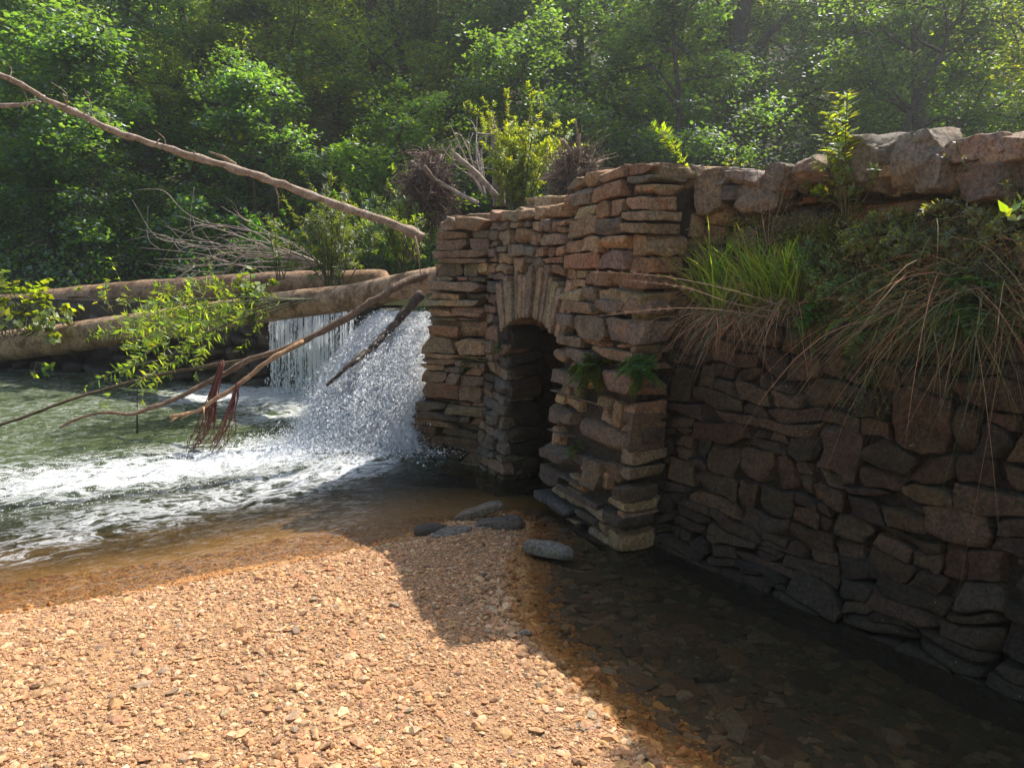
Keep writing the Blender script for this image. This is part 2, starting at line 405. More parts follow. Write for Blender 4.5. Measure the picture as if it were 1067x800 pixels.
def mat_water():
    m, nt = newmat('water'); co = objco(nt)
    dep = attr(nt, 'depth').outputs['Fac']; fo = attr(nt, 'foam').outputs['Fac']; ca = attr(nt, 'calm').outputs['Fac']
    mp = nt.nodes.new('ShaderNodeMapping'); mp.inputs['Rotation'].default_value = (0, 0, -math.atan2(FLOW[1], FLOW[0])); lk(nt, co, mp.inputs['Vector'])
    mp2 = nt.nodes.new('ShaderNodeMapping'); mp2.inputs['Scale'].default_value = (.55, 1.15, 1); lk(nt, mp.outputs[0], mp2.inputs['Vector'])
    a = noise(nt, mp2.outputs[0], 5.5, 9, .70, .9); b = noise(nt, mp2.outputs[0], 22, 6, .75, .6)
    lace = mth(nt, 'SUBTRACT', 1.0, mth(nt, 'MULTIPLY', mth(nt, 'ABSOLUTE', mth(nt, 'SUBTRACT', mth(nt, 'MULTIPLY', a, 2.0), 1.0)), 3.4), True)
    c = mth(nt, 'ADD', mth(nt, 'MULTIPLY', lace, .34), mth(nt, 'MULTIPLY', b, .42))
    th = mth(nt, 'ADD', c, mth(nt, 'MULTIPLY', fo, .50))
    foam = ramp(nt, th, [(.60, 0.0), (.71, .40), (.88, 1.0)])
    # surface
    mp3 = nt.nodes.new('ShaderNodeMapping'); mp3.inputs['Scale'].default_value = (1.3, .9, 1); lk(nt, mp.outputs[0], mp3.inputs['Vector'])
    w1 = noise(nt, mp3.outputs[0], 11, 5, .62, .8); w2 = noise(nt, mp3.outputs[0], 50, 4, .65, .5)
    st = mth(nt, 'MULTIPLY', ca, .035)
    bn = nt.nodes.new('ShaderNodeBump'); bn.inputs['Strength'].default_value = .8; lk(nt, st, bn.inputs['Distance']); lk(nt, w1, bn.inputs['Height'])
    b2 = nt.nodes.new('ShaderNodeBump'); b2.inputs['Strength'].default_value = .7; lk(nt, mth(nt, 'MULTIPLY', ca, mth(nt, 'ADD', mth(nt, 'MULTIPLY', fo, .05), .010)), b2.inputs['Distance']); lk(nt, w2, b2.inputs['Height']); lk(nt, bn.outputs[0], b2.inputs['Normal'])
    nb = b2.outputs[0]
    tr = nt.nodes.new('ShaderNodeBsdfTransparent'); lk(nt, mixc(nt, 'MIX', mth(nt, 'MULTIPLY', dep, mth(nt, 'SUBTRACT', 6.0, mth(nt, 'MULTIPLY', ca, 4.2)), True), (.98, .95, .86), (.60, .57, .36)), tr.inputs[0])
    df = nt.nodes.new('ShaderNodeBsdfDiffuse'); lk(nt, mixc(nt, 'MIX', ca, (.075, .062, .042), (.078, .105, .045)), df.inputs[0])
    mx = nt.nodes.new('ShaderNodeMixShader'); lk(nt, mth(nt, 'MAXIMUM', ramp(nt, dep, [(.15, 0.0), (.46, .80)]), mth(nt, 'MULTIPLY', mth(nt, 'SUBTRACT', 1.0, ca), mth(nt, 'MULTIPLY', dep, 2.6))), mx.inputs[0]); lk(nt, tr.outputs[0], mx.inputs[1]); lk(nt, df.outputs[0], mx.inputs[2])
    gl = nt.nodes.new('ShaderNodeBsdfGlossy'); gl.inputs['Roughness'].default_value = .02; lk(nt, nb, gl.inputs['Normal'])
    fr = nt.nodes.new('ShaderNodeFresnel'); fr.inputs['IOR'].default_value = 1.33; lk(nt, nb, fr.inputs['Normal'])
    m2 = nt.nodes.new('ShaderNodeMixShader'); lk(nt, fr.outputs[0], m2.inputs[0]); lk(nt, mx.outputs[0], m2.inputs[1]); lk(nt, gl.outputs[0], m2.inputs[2])
    fb = bump(nt, c, .9, .05, None)
    fs = princ(nt, (.86, .88, .90), .45, fb, .5)
    m3 = nt.nodes.new('ShaderNodeMixShader'); lk(nt, foam, m3.inputs[0]); lk(nt, m2.outputs[0], m3.inputs[1]); lk(nt, fs, m3.inputs[2])
    out(nt, m3.outputs[0]); return m
M_water = mat_water()
xs = axis(-5.5, 3, .03, -60, 8, 1.15); ys = axis(1.2, 7.5, .03, -12, 30, 1.12)
X, Y, Q = grid(xs, ys); Zb, bk = height(X, Y)
fm = foam_mask(X, Y)
fr_ = (X*FLOW[0]+Y*FLOW[1]); cr_ = (-X*FLOW[1]+Y*FLOW[0])
calm = 1-sstep(-.55, .15, X)*(1-sstep(5.0, 6.2, Y))*.93
shx = X.ravel(); P3 = np.stack([fr_.ravel()*1.6, cr_.ravel()*3.4, 0*shx], 1)
wv = fbm(P3*np.array([[2.6, 1.5, 1]]), 21, 5, .65).reshape(X.shape)*.030*calm*np.clip(np.maximum(Zb*-3, 0), .12, 1)
tb = fbm(np.stack([fr_.ravel()*4, cr_.ravel()*7, 0*shx], 1), 33, 4, .65).reshape(X.shape)
pile = np.exp(-(((X+1.25)/.75)**2+((Y-6.45)/.55)**2))*.13
Zw = wv+tb*.10*np.clip(fm-.12, 0, 1)+pile
g = Geo(); V = np.stack([X.ravel(), Y.ravel(), Zw.ravel()], 1)
# keep only water in front of dam and walls
cut = inpoly(X, Y, LAND) | inpoly(X, Y, [(a[0]*1.0, a[1]) for a in POND]) | (Zb > .09)
qc = cut.ravel()[Q].all(1)
Q = Q[~qc]
used = np.unique(Q); rm = -np.ones(len(V), int); rm[used] = np.arange(len(used))
g.add(V[used], rm[Q])
water_o = g.build('water', M_water, attrs={'depth': np.maximum(Zw-Zb, 0).ravel()[used], 'foam': fm.ravel()[used], 'calm': calm.ravel()[used]})
tag(water_o, kind='structure')
# pond above the dam
xs = np.linspace(-45, 1, 120); ys = np.linspace(6.9, 30, 90); X, Y, Q = grid(xs, ys)
ins = inpoly(X, Y, [(-.45, 6.95), (-.95, 7.35), (-1.52, 8.1), (-1.75, 9.5), (-3.5, 10.05), (-8, 11.8), (-16, 14.4), (-60, 24), (-60, 60), (.5, 60), (.3, 8)])
Q = Q[ins.ravel()[Q].all(1)]; V = np.stack([X.ravel(), Y.ravel(), n2(X, Y, 3, 4).ravel()*.006+1.12], 1)
used = np.unique(Q); rm = -np.ones(len(V), int); rm[used] = np.arange(len(used))
g = Geo(); g.add(V[used], rm[Q]); k = len(used)
tag(g.build('pond_water', M_water, attrs={'depth': np.full(k, .5), 'foam': np.zeros(k), 'calm': np.full(k, .4)}), kind='structure')

# ---------------------------------------------------------------- stones
def block_template(n):
    vs = {}; V = []; Qs = []
    def vid(p):
        k = tuple(np.round(p, 5))
        if k not in vs: vs[k] = len(V); V.append(p)
        return vs[k]
    L = np.sin(np.linspace(-1, 1, n)*math.pi/2)
    for ax in range(3):
        for sg in (-1, 1):
            a, b = (ax+1) % 3, (ax+2) % 3
            for i in range(n-1):
                for j in range(n-1):
                    q = []
                    for (ii, jj) in ((i, j), (i+1, j), (i+1, j+1), (i, j+1)):
                        p = np.zeros(3); p[ax] = sg; p[a] = L[ii]; p[b] = L[jj]; q.append(vid(p))
                    Qs.append(q if sg > 0 else q[::-1])
    return np.array(V), np.array(Qs)
TB = {n: block_template(n) for n in (4, 6, 8, 10, 12, 14, 20, 24)}
_sid = [0]
def stone_local(hw, hd, hh, n=8, k=6., rough=.10, cuts=3, seed=None):
    """half sizes: width, depth, height -> local verts; x=width,y=depth,z=height"""
    _sid[0] += 1; sd = _sid[0] if seed is None else seed
    V, Qs = TB[n]; P = V.copy()
    m = min(hw, hh, hd); hv = np.array([hw, hd, hh])
    if k < 4.5:
        P = P/((np.abs(P)**k).sum(1)**(1./k))[:, None]*hv
    else:
        rr_ = min(m*.22, .009); B_ = P*hv; c_ = np.clip(B_, -(hv-rr_), hv-rr_); d_ = B_-c_
        P = c_+d_/np.maximum(np.linalg.norm(d_, axis=1, keepdims=True), 1e-9)*rr_
    off = np.array([sd*3.17, sd*1.31, sd*.77])
    P = P+vfbm(P/(max(hw, hh)*.9)+off, sd % 50, 2)*m*rough*1.6
    r = np.random.RandomState(sd)
    for c in range(cuts+2):
        nv = r.normal(size=3)*np.array([1, .8, 1]); nv = nv*np.array([1/hw, 1/hd, 1/hh])**.6; nv /= np.linalg.norm(nv)
        e = np.abs(nv)@np.array([hw, hd, hh]); lim = e*r.uniform(.62, .86)
        dd = P@nv-lim; P = P-np.maximum(dd, 0)[:, None]*nv[None, :]
    q_ = P*13+off; rid = 1-np.abs(fbm(q_, sd % 40, 3, .6))*2.2
    P = P+vfbm(P*9+off, 3, 3)*min(.011, m*.2)-np.sign(P)*np.maximum(rid-.62, 0)[:, None]*min(.020, m*.25)*np.array([.5, 1, .5])
    P = P+vfbm(P*45+off, 9, 2)*.0028
    return P, Qs
PAL = [(.31, .20, .12), (.34, .23, .14), (.28, .18, .11), (.25, .18, .12), (.36, .26, .16), (.28, .165, .10), (.23, .18, .13), (.31, .23, .15), (.19, .145, .11)]
PAL = [tuple(1.1*np.array(c)) for c in PAL]
PALG = [(.18, .145, .11), (.21, .16, .12), (.15, .125, .105), (.20, .14, .10), (.23, .175, .125), (.14, .125, .115), (.20, .13, .09)]
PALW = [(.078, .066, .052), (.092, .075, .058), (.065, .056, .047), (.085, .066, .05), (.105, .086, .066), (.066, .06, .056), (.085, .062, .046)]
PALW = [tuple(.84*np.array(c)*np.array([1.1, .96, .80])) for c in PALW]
PALD = [(.052, .039, .026), (.062, .045, .029), (.042, .033, .024)]  # dark footing stones; also painted shade of tunnel and low end face
def pick(pal, r): 
    c = np.array(pal[r.randint(len(pal))]); return np.clip(c*r.uniform(.75, 1.25)*(1+r.normal(size=3)*.04), .02, 1)

def guillo(s0, s1, z0, z1, wr, hr, r):
    outl = []
    def rec(a, b, c, d):
        w, h = b-a, d-c
        wl = r.uniform(*wr); hl = r.uniform(*hr)
        if h > hl*1.55 and (h > w*.75 or w <= wl*1.6 or h > 3*hl):
            m = c+h*r.uniform(.32, .68); rec(a, b, c, m); rec(a, b, m, d); return
        if w > wl*1.5:
            m = a+w*r.uniform(.33, .67); rec(a, m, c, d); rec(m, b, c, d); return
        outl.append((a, b, c, d))
    rec(s0, s1, z0, z1); return outl
def patch(g, mapf, rects, r, pal, n=8, depth=.13, prot=.022, gap=.004, k=7., warp=.024, skip=None, hideback=True, rough=.1):
    for (a, b, c, d) in rects:
        cs, cz = (a+b)/2, (c+d)/2
        if skip and skip(cs, cz): continue
        hw, hh = (b-a)/2-gap, (d-c)/2-gap
        if hw < .008 or hh < .008: continue
        P, Qs = stone_local(hw, depth, hh, n, k*r.uniform(.7, 1.3), rough, r.randint(1, 4))
        pr = r.uniform(-prot, prot)
        rot = r.normal()*.03
        x, z = P[:, 0]*math.cos(rot)-P[:, 2]*math.sin(rot), P[:, 0]*math.sin(rot)+P[:, 2]*math.cos(rot)
        s = cs+x; zz = cz+z
        wv_ = vfbm(np.stack([s*4.6, zz*4.6, 0*s], 1), 77, 2)*warp*1.35
        s = s+wv_[:, 0]; zz = zz+wv_[:, 1]
        tilt = r.normal()*.05
        o = -depth*.75+pr+P[:, 1]+tilt*P[:, 2]
        g.add(mapf(s, zz, o), Qs, None, pick(pal, r))
def face_map(org, u, nv, batter=0.0, lean=0.0):
    org = np.asarray(org, float)
    def f(s, z, o):
        return org[None]+np.outer(s+lean*z, u)+np.outer(o-batter*z, nv)+np.outer(z, [0, 0, 1.])
    return f
def corebox(g, P8, col=(.06, .045, .032)):
    P8 = np.array(P8, float)
    q = [[0, 3, 2, 1], [4, 5, 6, 7], [0, 1, 5, 4], [1, 2, 6, 5], [2, 3, 7, 6], [3, 0, 4, 7]]
    g.add(P8, q, None, col, smooth=False)
def fbox(mapf, s0, s1, o0, o1, z0, z1):
    pts = []
    for z in (z0, z1):
        for (s, o) in ((s0, o0), (s1, o0), (s1, o1), (s0, o1)):
            pts.append(mapf(np.array([s]), np.array([z]), np.array([o]))[0])
    return pts

# --- arched wall
rs = np.random.RandomState(5)
BF = .07
mF = face_map(C0, E, NF, BF)
aw = thing('arched_wall', 'tall ruined sandstone wall pierced by a low arched opening, between the waterfall pier and the long wall', 'wall', Fp(1.0, .3))
def onF(px, py):
    d = raydir(px, py); o = np.array([0, 0, H]); # plane: (p-C0).NF = -BF*z
    A = d@NF+BF*d[2]; B = (C0-o)@NF-BF*H; t = B/A; p = o+d*t
    return (p-C0)@E, p[2]
g = Geo()
traced = []
ox, oy, kk = 500, 300, 3.077
for (x0, y0, x1, y1, kr, col) in [
    (312, 402, 472, 538, 2.6, (.30, .21, .16)), (242, 330, 432, 384, 5, (.34, .25, .19)), (243, 256, 350, 328, 5, (.24, .19, .16)), (398, 256, 520, 352, 4, (.32, .20, .15)),
    (378, 186, 505, 240, 6, (.40, .26, .14)), (420, 92, 545, 182, 4, (.27, .21, .18)), (320, 84, 420, 170, 3, (.30, .24, .18)), (272, 80, 318, 132, 5, (.24, .22, .22)),
    (264, 146, 338, 190, 4, (.32, .25, .17)), (254, 194, 292, 236, 5, (.38, .22, .12)), (296, 190, 374, 244, 4, (.25, .19, .15)), (232, 372, 270, 438, 4, (.36, .25, .17)),
    (270, 388, 312, 440, 4, (.30, .23, .17)), (222, 450, 300, 478, 5, (.24, .2, .17)), (216, 482, 308, 574, 4, (.26, .21, .18)), (302, 520, 362, 590, 2.6, (.25, .21, .17)),
    (354, 542, 400, 656, 4, (.38, .28, .18)), (402, 552, 452, 622, 3.5, (.36, .20, .11)), (203, 560, 262, 640, 3.5, (.27, .22, .18)), (258, 592, 352, 634, 5, (.24, .2, .17)),
    (262, 640, 392, 692, 5, (.24, .20, .17)), (196, 646, 296, 724, 5, (.20, .20, .22)), (316, 706, 396, 768, 3, (.27, .21, .15)), (284, 40, 388, 86, 6, (.40, .26, .15)),
    (392, 36, 480, 88, 6, (.25, .21, .19)), (484, 36, 560, 86, 5, (.33, .22, .15)), (520, 186, 580, 256, 4, (.28, .2, .16)), (476, 398, 520, 440, 4, (.33, .2, .13)), (480, 450, 530, 540, 4, (.25, .17, .12)),
    (455, 630, 500, 700, 4, (.2, .15, .11)), (400, 700, 470, 770, 4, (.2, .16, .12)), (300, 770, 420, 830, 4, (.18, .15, .12)), (220, 735, 310, 800, 4, (.2, .17, .14))]:
    a = onF(ox+x0/kk, oy+y0/kk); b = onF(ox+x1/kk, oy+y1/kk)
    s0, s1 = sorted((a[0], b[0])); z0, z1 = sorted((a[1], b[1]))
    if s0 < -.08: s0 = -.08
    if s1-s0 < .03: continue
    traced.append((s0, s1, z0, z1))
    P, Qs = stone_local((s1-s0)/2+.003, .13, (z1-z0)/2+.003, 14, 2.6 if kr < 2.8 and x0 == 312 else max(kr, 4.7), .12, 4)
    cs, cz = (s0+s1)/2, (z0+z1)/2
    o = P[:, 1]-.085+rs.uniform(-.012, .022)
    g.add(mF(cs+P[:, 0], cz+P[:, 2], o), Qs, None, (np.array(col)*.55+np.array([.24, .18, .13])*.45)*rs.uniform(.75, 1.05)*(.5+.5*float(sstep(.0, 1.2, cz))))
def intraced(s, z):
    return any(a-.01 < s < b+.01 and c-.01 < z < d+.01 for a, b, c, d in traced)
A0, A1, ZS, ZC = .82, 1.54, 1.12, 1.28         # opening: s range, springing and crown
# right jamb/pier body
traced_pad = 0
fill = guillo(-.07, A0-.0, -.35, 1.36, (.10, .2), (.06, .12), rs)
patch(g, face_map(C0+IN*.010, E, NF, BF), fill, rs, PAL, 8, prot=.012, skip=intraced)
patch(g, mF, guillo(-.06, .8, 1.42, 2.22, (.15, .34), (.065, .125), rs), rs, PAL, 14, prot=.03, k=9, warp=.02, gap=.0045)
patch(g, mF, guillo(.8, 1.98, 1.58, 2.06, (.10, .26), (.06, .12), rs), rs, PAL, 12, prot=.025, k=6)
patch(g, mF, guillo(A1, 1.98, -.35, 1.58, (.10, .24), (.06, .12), rs), rs, PALG+PALW[:3], 12, prot=.02)
patch(g, mF, guillo(.66, .80, 1.36, 1.62, (.1, .14), (.07, .1), rs), rs, PAL, 8)
# end face towards the camera and tunnel faces, deep shade painted by PALD
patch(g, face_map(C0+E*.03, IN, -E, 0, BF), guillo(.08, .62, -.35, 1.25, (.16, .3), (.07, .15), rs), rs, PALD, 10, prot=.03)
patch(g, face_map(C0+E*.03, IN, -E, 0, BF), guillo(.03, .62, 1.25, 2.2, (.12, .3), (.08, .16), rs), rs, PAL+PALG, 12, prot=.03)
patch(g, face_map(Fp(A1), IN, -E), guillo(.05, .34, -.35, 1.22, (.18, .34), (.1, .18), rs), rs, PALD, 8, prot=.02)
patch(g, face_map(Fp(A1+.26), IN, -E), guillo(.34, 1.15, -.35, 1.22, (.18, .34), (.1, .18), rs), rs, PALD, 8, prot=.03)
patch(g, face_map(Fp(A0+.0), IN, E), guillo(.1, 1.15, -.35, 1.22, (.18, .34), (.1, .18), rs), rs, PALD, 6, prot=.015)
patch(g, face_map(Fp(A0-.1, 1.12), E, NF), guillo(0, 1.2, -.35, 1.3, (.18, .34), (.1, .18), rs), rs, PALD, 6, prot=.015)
# capping stones across the top
for (s0, s1, zt, wr) in ((-.05, .78, 2.20, (.2, .35)), (.78, 1.98, 2.04, (.14, .26))):
    s = s0
    while s < s1:
        w = rs.uniform(*wr)
        for dd in (.18, .42):
            P, Qs = stone_local(w/2-.006, .15, rs.uniform(.03, .055), 10, 5, .12, 3)
            zz = zt+rs.uniform(-.015, .03)-.03
            g.add(mF(s+w/2+P[:, 0], zz+P[:, 2], -dd+P[:, 1]+rs.uniform(-.02, .02)), Qs, None, pick(PAL, rs)*1.15)
        s += w
# rows of earth-dark stones closing the back
patch(g, face_map(Fp(2.0, .58), -E, -NF), guillo(0, 2.0, 1.4, 2.15, (.2, .35), (.1, .17), rs), rs, PAL, 6)
g.build('masonry', M_stone, aw)
g = Geo()
corebox(g, fbox(mF, -.0, A0+.0, -.035, -.6, -.5, 1.3)); corebox(g, fbox(mF, A1+.03, 1.97, -.035, -.6, -.5, 1.3))
corebox(g, fbox(mF, .0, .78, -.035, -.56, 1.301, 2.16)); corebox(g, fbox(mF, .782, 1.97, -.035, -.56, 1.302, 2.0))
corebox(g, fbox(mF, A0+.06, A1+.3, -1.2, -1.5, -.5, 1.4)); corebox(g, fbox(mF, A0-.5, A0-.04, -.602, -1.5, -.5, 1.4)); corebox(g, fbox(mF, A1+.33, 2.1, -.603, -1.5, -.5, 1.4))
corebox(g, fbox(mF, A0-.5, 1.8, -.604, -1.5, 1.401, 1.6))
g.build('core', M_core, aw)
# voussoirs: long thin stones standing in a fan
nV = 17; cc = np.array([(A0+A1)/2+.05, .62])
for i in range(nV):
    t = (i+.5)/nV; s = A0-.06+(A1-A0+.20)*t
    zb = ZS+(ZC-ZS)*(1-((t-.5)*2)**2)+.0
    top = zb+rs.uniform(.29, .40)
    dirv = nrm(np.array([s-cc[0]+rs.normal()*.02, zb+.15-cc[1]])*np.array([.6, 1]))
    w = (A1-A0+.22)/nV*rs.uniform(.8, 1.15)
    P, Qs = stone_local(w/2-.001, .15, (top-zb)/2, 12, 7, .09, -2)
    gx = Geo(); h = (top-zb)/2; widen = 1+P[:, 2]/h*.12
    s_ = s+P[:, 0]*widen*dirv[1]+(P[:, 2]+h)*dirv[0]; z_ = zb+(P[:, 2]+h)*dirv[1]-P[:, 0]*dirv[0]
    gx.add(mF(s_, z_, P[:, 1]-.10+rs.uniform(-.015, .02)), Qs, None, pick([(.33, .25, .17), (.28, .21, .15), (.24, .19, .15)], rs))
    gx.build('voussoir', M_stone, aw)
gx = Geo()     # vault over the opening
patch(gx, lambda s, z, o: mF(s, ZS+.06+(ZC-ZS)*(1-((s-(A0+A1)/2)/.36)**2)-o*.6, -z), guillo(A0-.06, A1+.06, .2, 1.2, (.07, .1), (.3, .5), rs), rs, PALG, 6, prot=.01, depth=.08)
gx.build('vault', M_stone, aw)

# --- left pier beside the fall: flat stones laid in thin courses, full blocks
lp = thing('stone_pier', 'narrow pier of thin flat stones rising from the river beside the white waterfall', 'pier', (PL+PR)/2-PN*.3)
g = Geo(); z = -.4; mP = face_map(PL, PU, PN, .055)
while z < 1.98:
    hgt = rs.choice([rs.uniform(.035, .065), rs.uniform(.06, .10), rs.uniform(.09, .14)])
    lean = .13*(z+.2); left = lean+rs.uniform(-.03, .03)
    rows = [left]
    if rs.rand() < .75: rows.append(left+(PW-left)*rs.uniform(.3, .7))
    if rs.rand() < .25: rows.append(rows[-1]+(PW+.03-rows[-1])*rs.uniform(.4, .6))
    rows.append(PW+.03)
    for a, b in zip(rows[:-1], rows[1:]):
        hgt2 = hgt
        P, Qs = stone_local((b-a)/2-.002, .19, hgt2/2-.001, 14, 7, .16, 3)
        o = -.155+rs.uniform(-.045, .03); tl = rs.normal()*.02
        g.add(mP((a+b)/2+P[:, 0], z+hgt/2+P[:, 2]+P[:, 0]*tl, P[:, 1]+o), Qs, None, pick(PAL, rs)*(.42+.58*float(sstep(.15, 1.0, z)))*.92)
    # river side, end-on blocks going back
    for q in range(3):
        a = .30+q*.28; P, Qs = stone_local(.16, .14, hgt/2-.004, 8, 7, .14, 3)
        base = PL+PU*(left+.12); v = base[None]-PN[None]*(a+P[:, 0:1])+PU[None]*P[:, 1:2]*1.0+np.outer(z+hgt/2+P[:, 2], [0, 0, 1.])-PU[None]*rs.uniform(-.02, .03)
        g.add(v, Qs, None, pick(PAL, rs))
    z += hgt
for q in range(7):
    P, Qs = stone_local(rs.uniform(.1, .17), rs.uniform(.12, .2), rs.uniform(.025, .045), 10, 4.5, .15, 3)
    v = mP(rs.uniform(.32, PW)+P[:, 0], 1.99+rs.uniform(-.02, .03)+P[:, 2], P[:, 1]-rs.uniform(.1, .5)); g.add(v, Qs, None, pick(PAL, rs)*1.2)
g.build('masonry', M_stone, lp)
g = Geo(); corebox(g, [*[mP(np.array([s]), np.array([z_]), np.array([o]))[0] for z_, l in ((-.5, .12), (1.94, .42)) for s, o in ((l, -.12), (PW+.1, -.12), (PW+.1, -.95), (l, -.95))]])
g.build('core', M_core, lp)

# --- long wall on the right
rw = thing('retaining_wall', 'long dark retaining wall of rough squared stones along the shaded shallow pool', 'wall', Rp(1.8, .4))
BR = .05
mR = face_map(R0-RN*.12, RD, RN, BR)
g = Geo()
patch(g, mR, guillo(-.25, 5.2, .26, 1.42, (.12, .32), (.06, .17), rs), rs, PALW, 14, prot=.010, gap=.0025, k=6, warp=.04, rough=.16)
g.build('masonry', M_stone, rw)
g = Geo()      # rough footing of thin broken courses stepping out below the wall
def mFt(s, z, o): return mR(s, z, o+.01+.10*(1-np.clip((z+.3)/.62, 0, 1)**1.3))
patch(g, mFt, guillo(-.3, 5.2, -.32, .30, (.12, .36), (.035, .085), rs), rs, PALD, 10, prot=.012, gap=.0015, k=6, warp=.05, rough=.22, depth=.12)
g.build('footing', M_stone, rw)
g = Geo(); corebox(g, fbox(mR, -.2, 5.3, -.022, -.5, -.5, 1.36), (.03, .024, .018)); g.build('core', M_core, rw)
g = Geo()      # upper rubble, leaning back, half buried in earth
def mU(s, z, o):   # z above 1.38
    return mR(s, z, o-.07-(z-1.38)*.22)
patch(g, mU, guillo(-.25, 5.2, 1.42, 2.0, (.14, .34), (.09, .20), rs), rs, PAL+PALG[:3], 14, prot=.05, gap=.006, k=4.2, warp=.05, rough=.16)
patch(g, mU, guillo(-.2, 5.2, 2.0, 2.13, (.08, .2), (.05, .09), rs), rs, PAL+PALG, 12, prot=.05, gap=.004, k=5, warp=.05, rough=.2, depth=.14)
sm = face_map(R0-RN*.45, RD, RN)
for q in range(80):
    P, Qs = stone_local(rs.uniform(.04, .10), rs.uniform(.05, .09), rs.uniform(.025, .055), 12, 5, .2, 4); g.add(sm(rs.uniform(-.2, 4.6)+P[:, 0], 2.06+rs.uniform(-.03, .06)+P[:, 2], rs.uniform(-.25, .1)+P[:, 1]), Qs, None, pick(PAL+PALG, rs))
g.build('rubble', M_stone_moss, rw)
g = Geo(); S, T = np.meshgrid(np.linspace(-.3, 5.3, 200), np.linspace(0, 1, 26))
zz = 1.37+T*.66; dn = fbm(np.stack([S.ravel()*3.5, zz.ravel()*4, 0*S.ravel()], 1), 51, 5, .6)*.07
V = mU(S.ravel(), zz.ravel(), -.045+dn); n_ = 200; i = (np.arange(25)[:, None]*n_+np.arange(n_-1)[None]).ravel()
V2 = V.copy(); V2[:n_] -= RN*.3
g.add(V2, np.stack([i, i+1, i+n_+1, i+n_], 1), None, (.10, .08, .05))
ct = face_map(R0-RN*.12, RD, RN, 0)
S, T = np.meshgrid(np.linspace(-.3, 5.3, 200), np.linspace(.2, 1.6, 20)); dn = fbm(np.stack([S.ravel()*3.5, T.ravel()*4, 0*S.ravel()], 1), 52, 5, .6)*.06
V = ct(S.ravel(), 1.98+dn, -T.ravel()); i = (np.arange(19)[:, None]*200+np.arange(199)[None]).ravel()
g.add(V, np.stack([i, i+1, i+201, i+200], 1), None, (.12, .09, .06))
g.build('earth_fill', M_core, rw)

# boulders and cap stones along the wall top, one thing each
def rockat(name, lab, cat, pc, dims, yaw, col, n=14, k=3., rough=.2, cuts=5, mat=None, group=None, tilt=0.0, seed=None):
    col = tuple(np.array(col)*np.array([.86, .95, 1.02]))
    P, Qs = stone_local(dims[0]/2, dims[1]/2, dims[2]/2, n, k, rough, cuts, seed)
    ct_, st_ = math.cos(tilt), math.sin(tilt); x, z = P[:, 0]*ct_-P[:, 2]*st_, P[:, 0]*st_+P[:, 2]*ct_
    c, s = math.cos(yaw), math.sin(yaw)
    V = np.stack([pc[0]+x*c-P[:, 1]*s, pc[1]+x*s+P[:, 1]*c, pc[2]+z], 1)
    g = Geo(); g.add(V, Qs, None, col); o = g.build(name, mat or M_rock); tag(o, lab, cat, group); return o
yawR = math.atan2(RD[1], RD[0])
def topat(px, py, w, h, back=.42):
    d = raydir(px, py); o = np.array([0, 0, H]); B = (R0-RN*back-o)@RN; t = B/(d@RN); p = o+d*t
    return p
G1 = 'loose stones lying along the top of the long wall'
caps = [  # px centre, py centre, width px, height px, label
    (965, 164, 50, 50, 'tallest pointed grey boulder on top of the long wall', (.34, .27, .21)),
    (1003, 178, 38, 34, 'blunt grey brown boulder just right of the tallest one on the long wall', (.33, .25, .2)),
    (1030, 158, 60, 20, 'flat pale pink slab lying on the wall top near the right picture edge', (.44, .30, .24)),
    (1062, 158, 44, 22, 'orange tinted slab on the wall top cut off by the right picture edge', (.48, .31, .22)),
    (1048, 190, 50, 30, 'rounded brown stone below the flat slabs at the right end of the wall top', (.30, .2, .15)),
    (921, 172, 46, 44, 'squarish leaning stone just left of the tallest boulder on the long wall', (.28, .22, .17)),
    (893, 178, 34, 36, 'dark brown blocky stone among weeds left of the leaning stone', (.25, .19, .15)),
    (862, 180, 40, 26, 'reddish low stone behind the tall weed on the wall top', (.34, .22, .16)),
    (832, 186, 34, 26, 'flat brown stone at the lowest stretch of the wall top', (.27, .2, .15)),
    (795, 186, 50, 14, 'long thin pinkish slab on the wall top above the green grass', (.38, .27, .21)),
    (762, 184, 36, 16, 'small thin slab on the wall top near where the long wall meets the arched one', (.34, .25, .2)),
    (752, 203, 46, 36, 'chunky square tan stone beside the corner of the arched wall', (.34, .25, .17)),
    (800, 206, 60, 30, 'broad tan boulder in front of the thin slabs above the grass', (.31, .23, .17)),
    (738, 186, 30, 18, 'small orange stone perched on the corner next to the leafy sprig', (.36, .25, .17)),
]
for (px, py, w, h, lab, col) in caps:
    p = topat(px, py, w, h); dist = p[1]*cp-(p[2]-H)*sp; sc = dist/F
    rockat('boulder', lab, 'stone', p, (w*sc*1.05, .34, h*sc*(1.28 if px > 900 else 1.05)), yawR+rs.normal()*.15, col, 24, 5, .22, 8, group=G1, tilt=rs.normal()*.1)
# more caps beyond the right edge of the view are left out

# --- dam: polyline of dark boulders and a core
dm = thing('weir', 'low dark rubble weir under the fallen logs with water pouring over it', 'weir', (-3, 9.9, 0))
g = Geo()
for a, b in zip(DAM[:-1], DAM[1:]):
    L = np.linalg.norm(b-a); u = np.array([*(b-a)/L, 0]); nv = np.array([u[1], -u[0], 0]); nv = nv if nv[1] < 0 or (abs(nv[1]) < .5 and nv[0] < 0) else -nv
    patch(g, face_map([*a, 0], u, nv, .12), guillo(-.1, L+.05, -.3, 1.06, (.3, .6), (.15, .3), rs), rs, [(.07, .06, .05), (.1, .08, .06)], 6, prot=.08, k=3, warp=.08, depth=.2)
    corebox(g, fbox(face_map([*a, 0], u, nv), 0, L+.1, -.1, -.5, -.5, 1.08), (.03, .025, .02))
g.build('rubble', M_wet, dm)

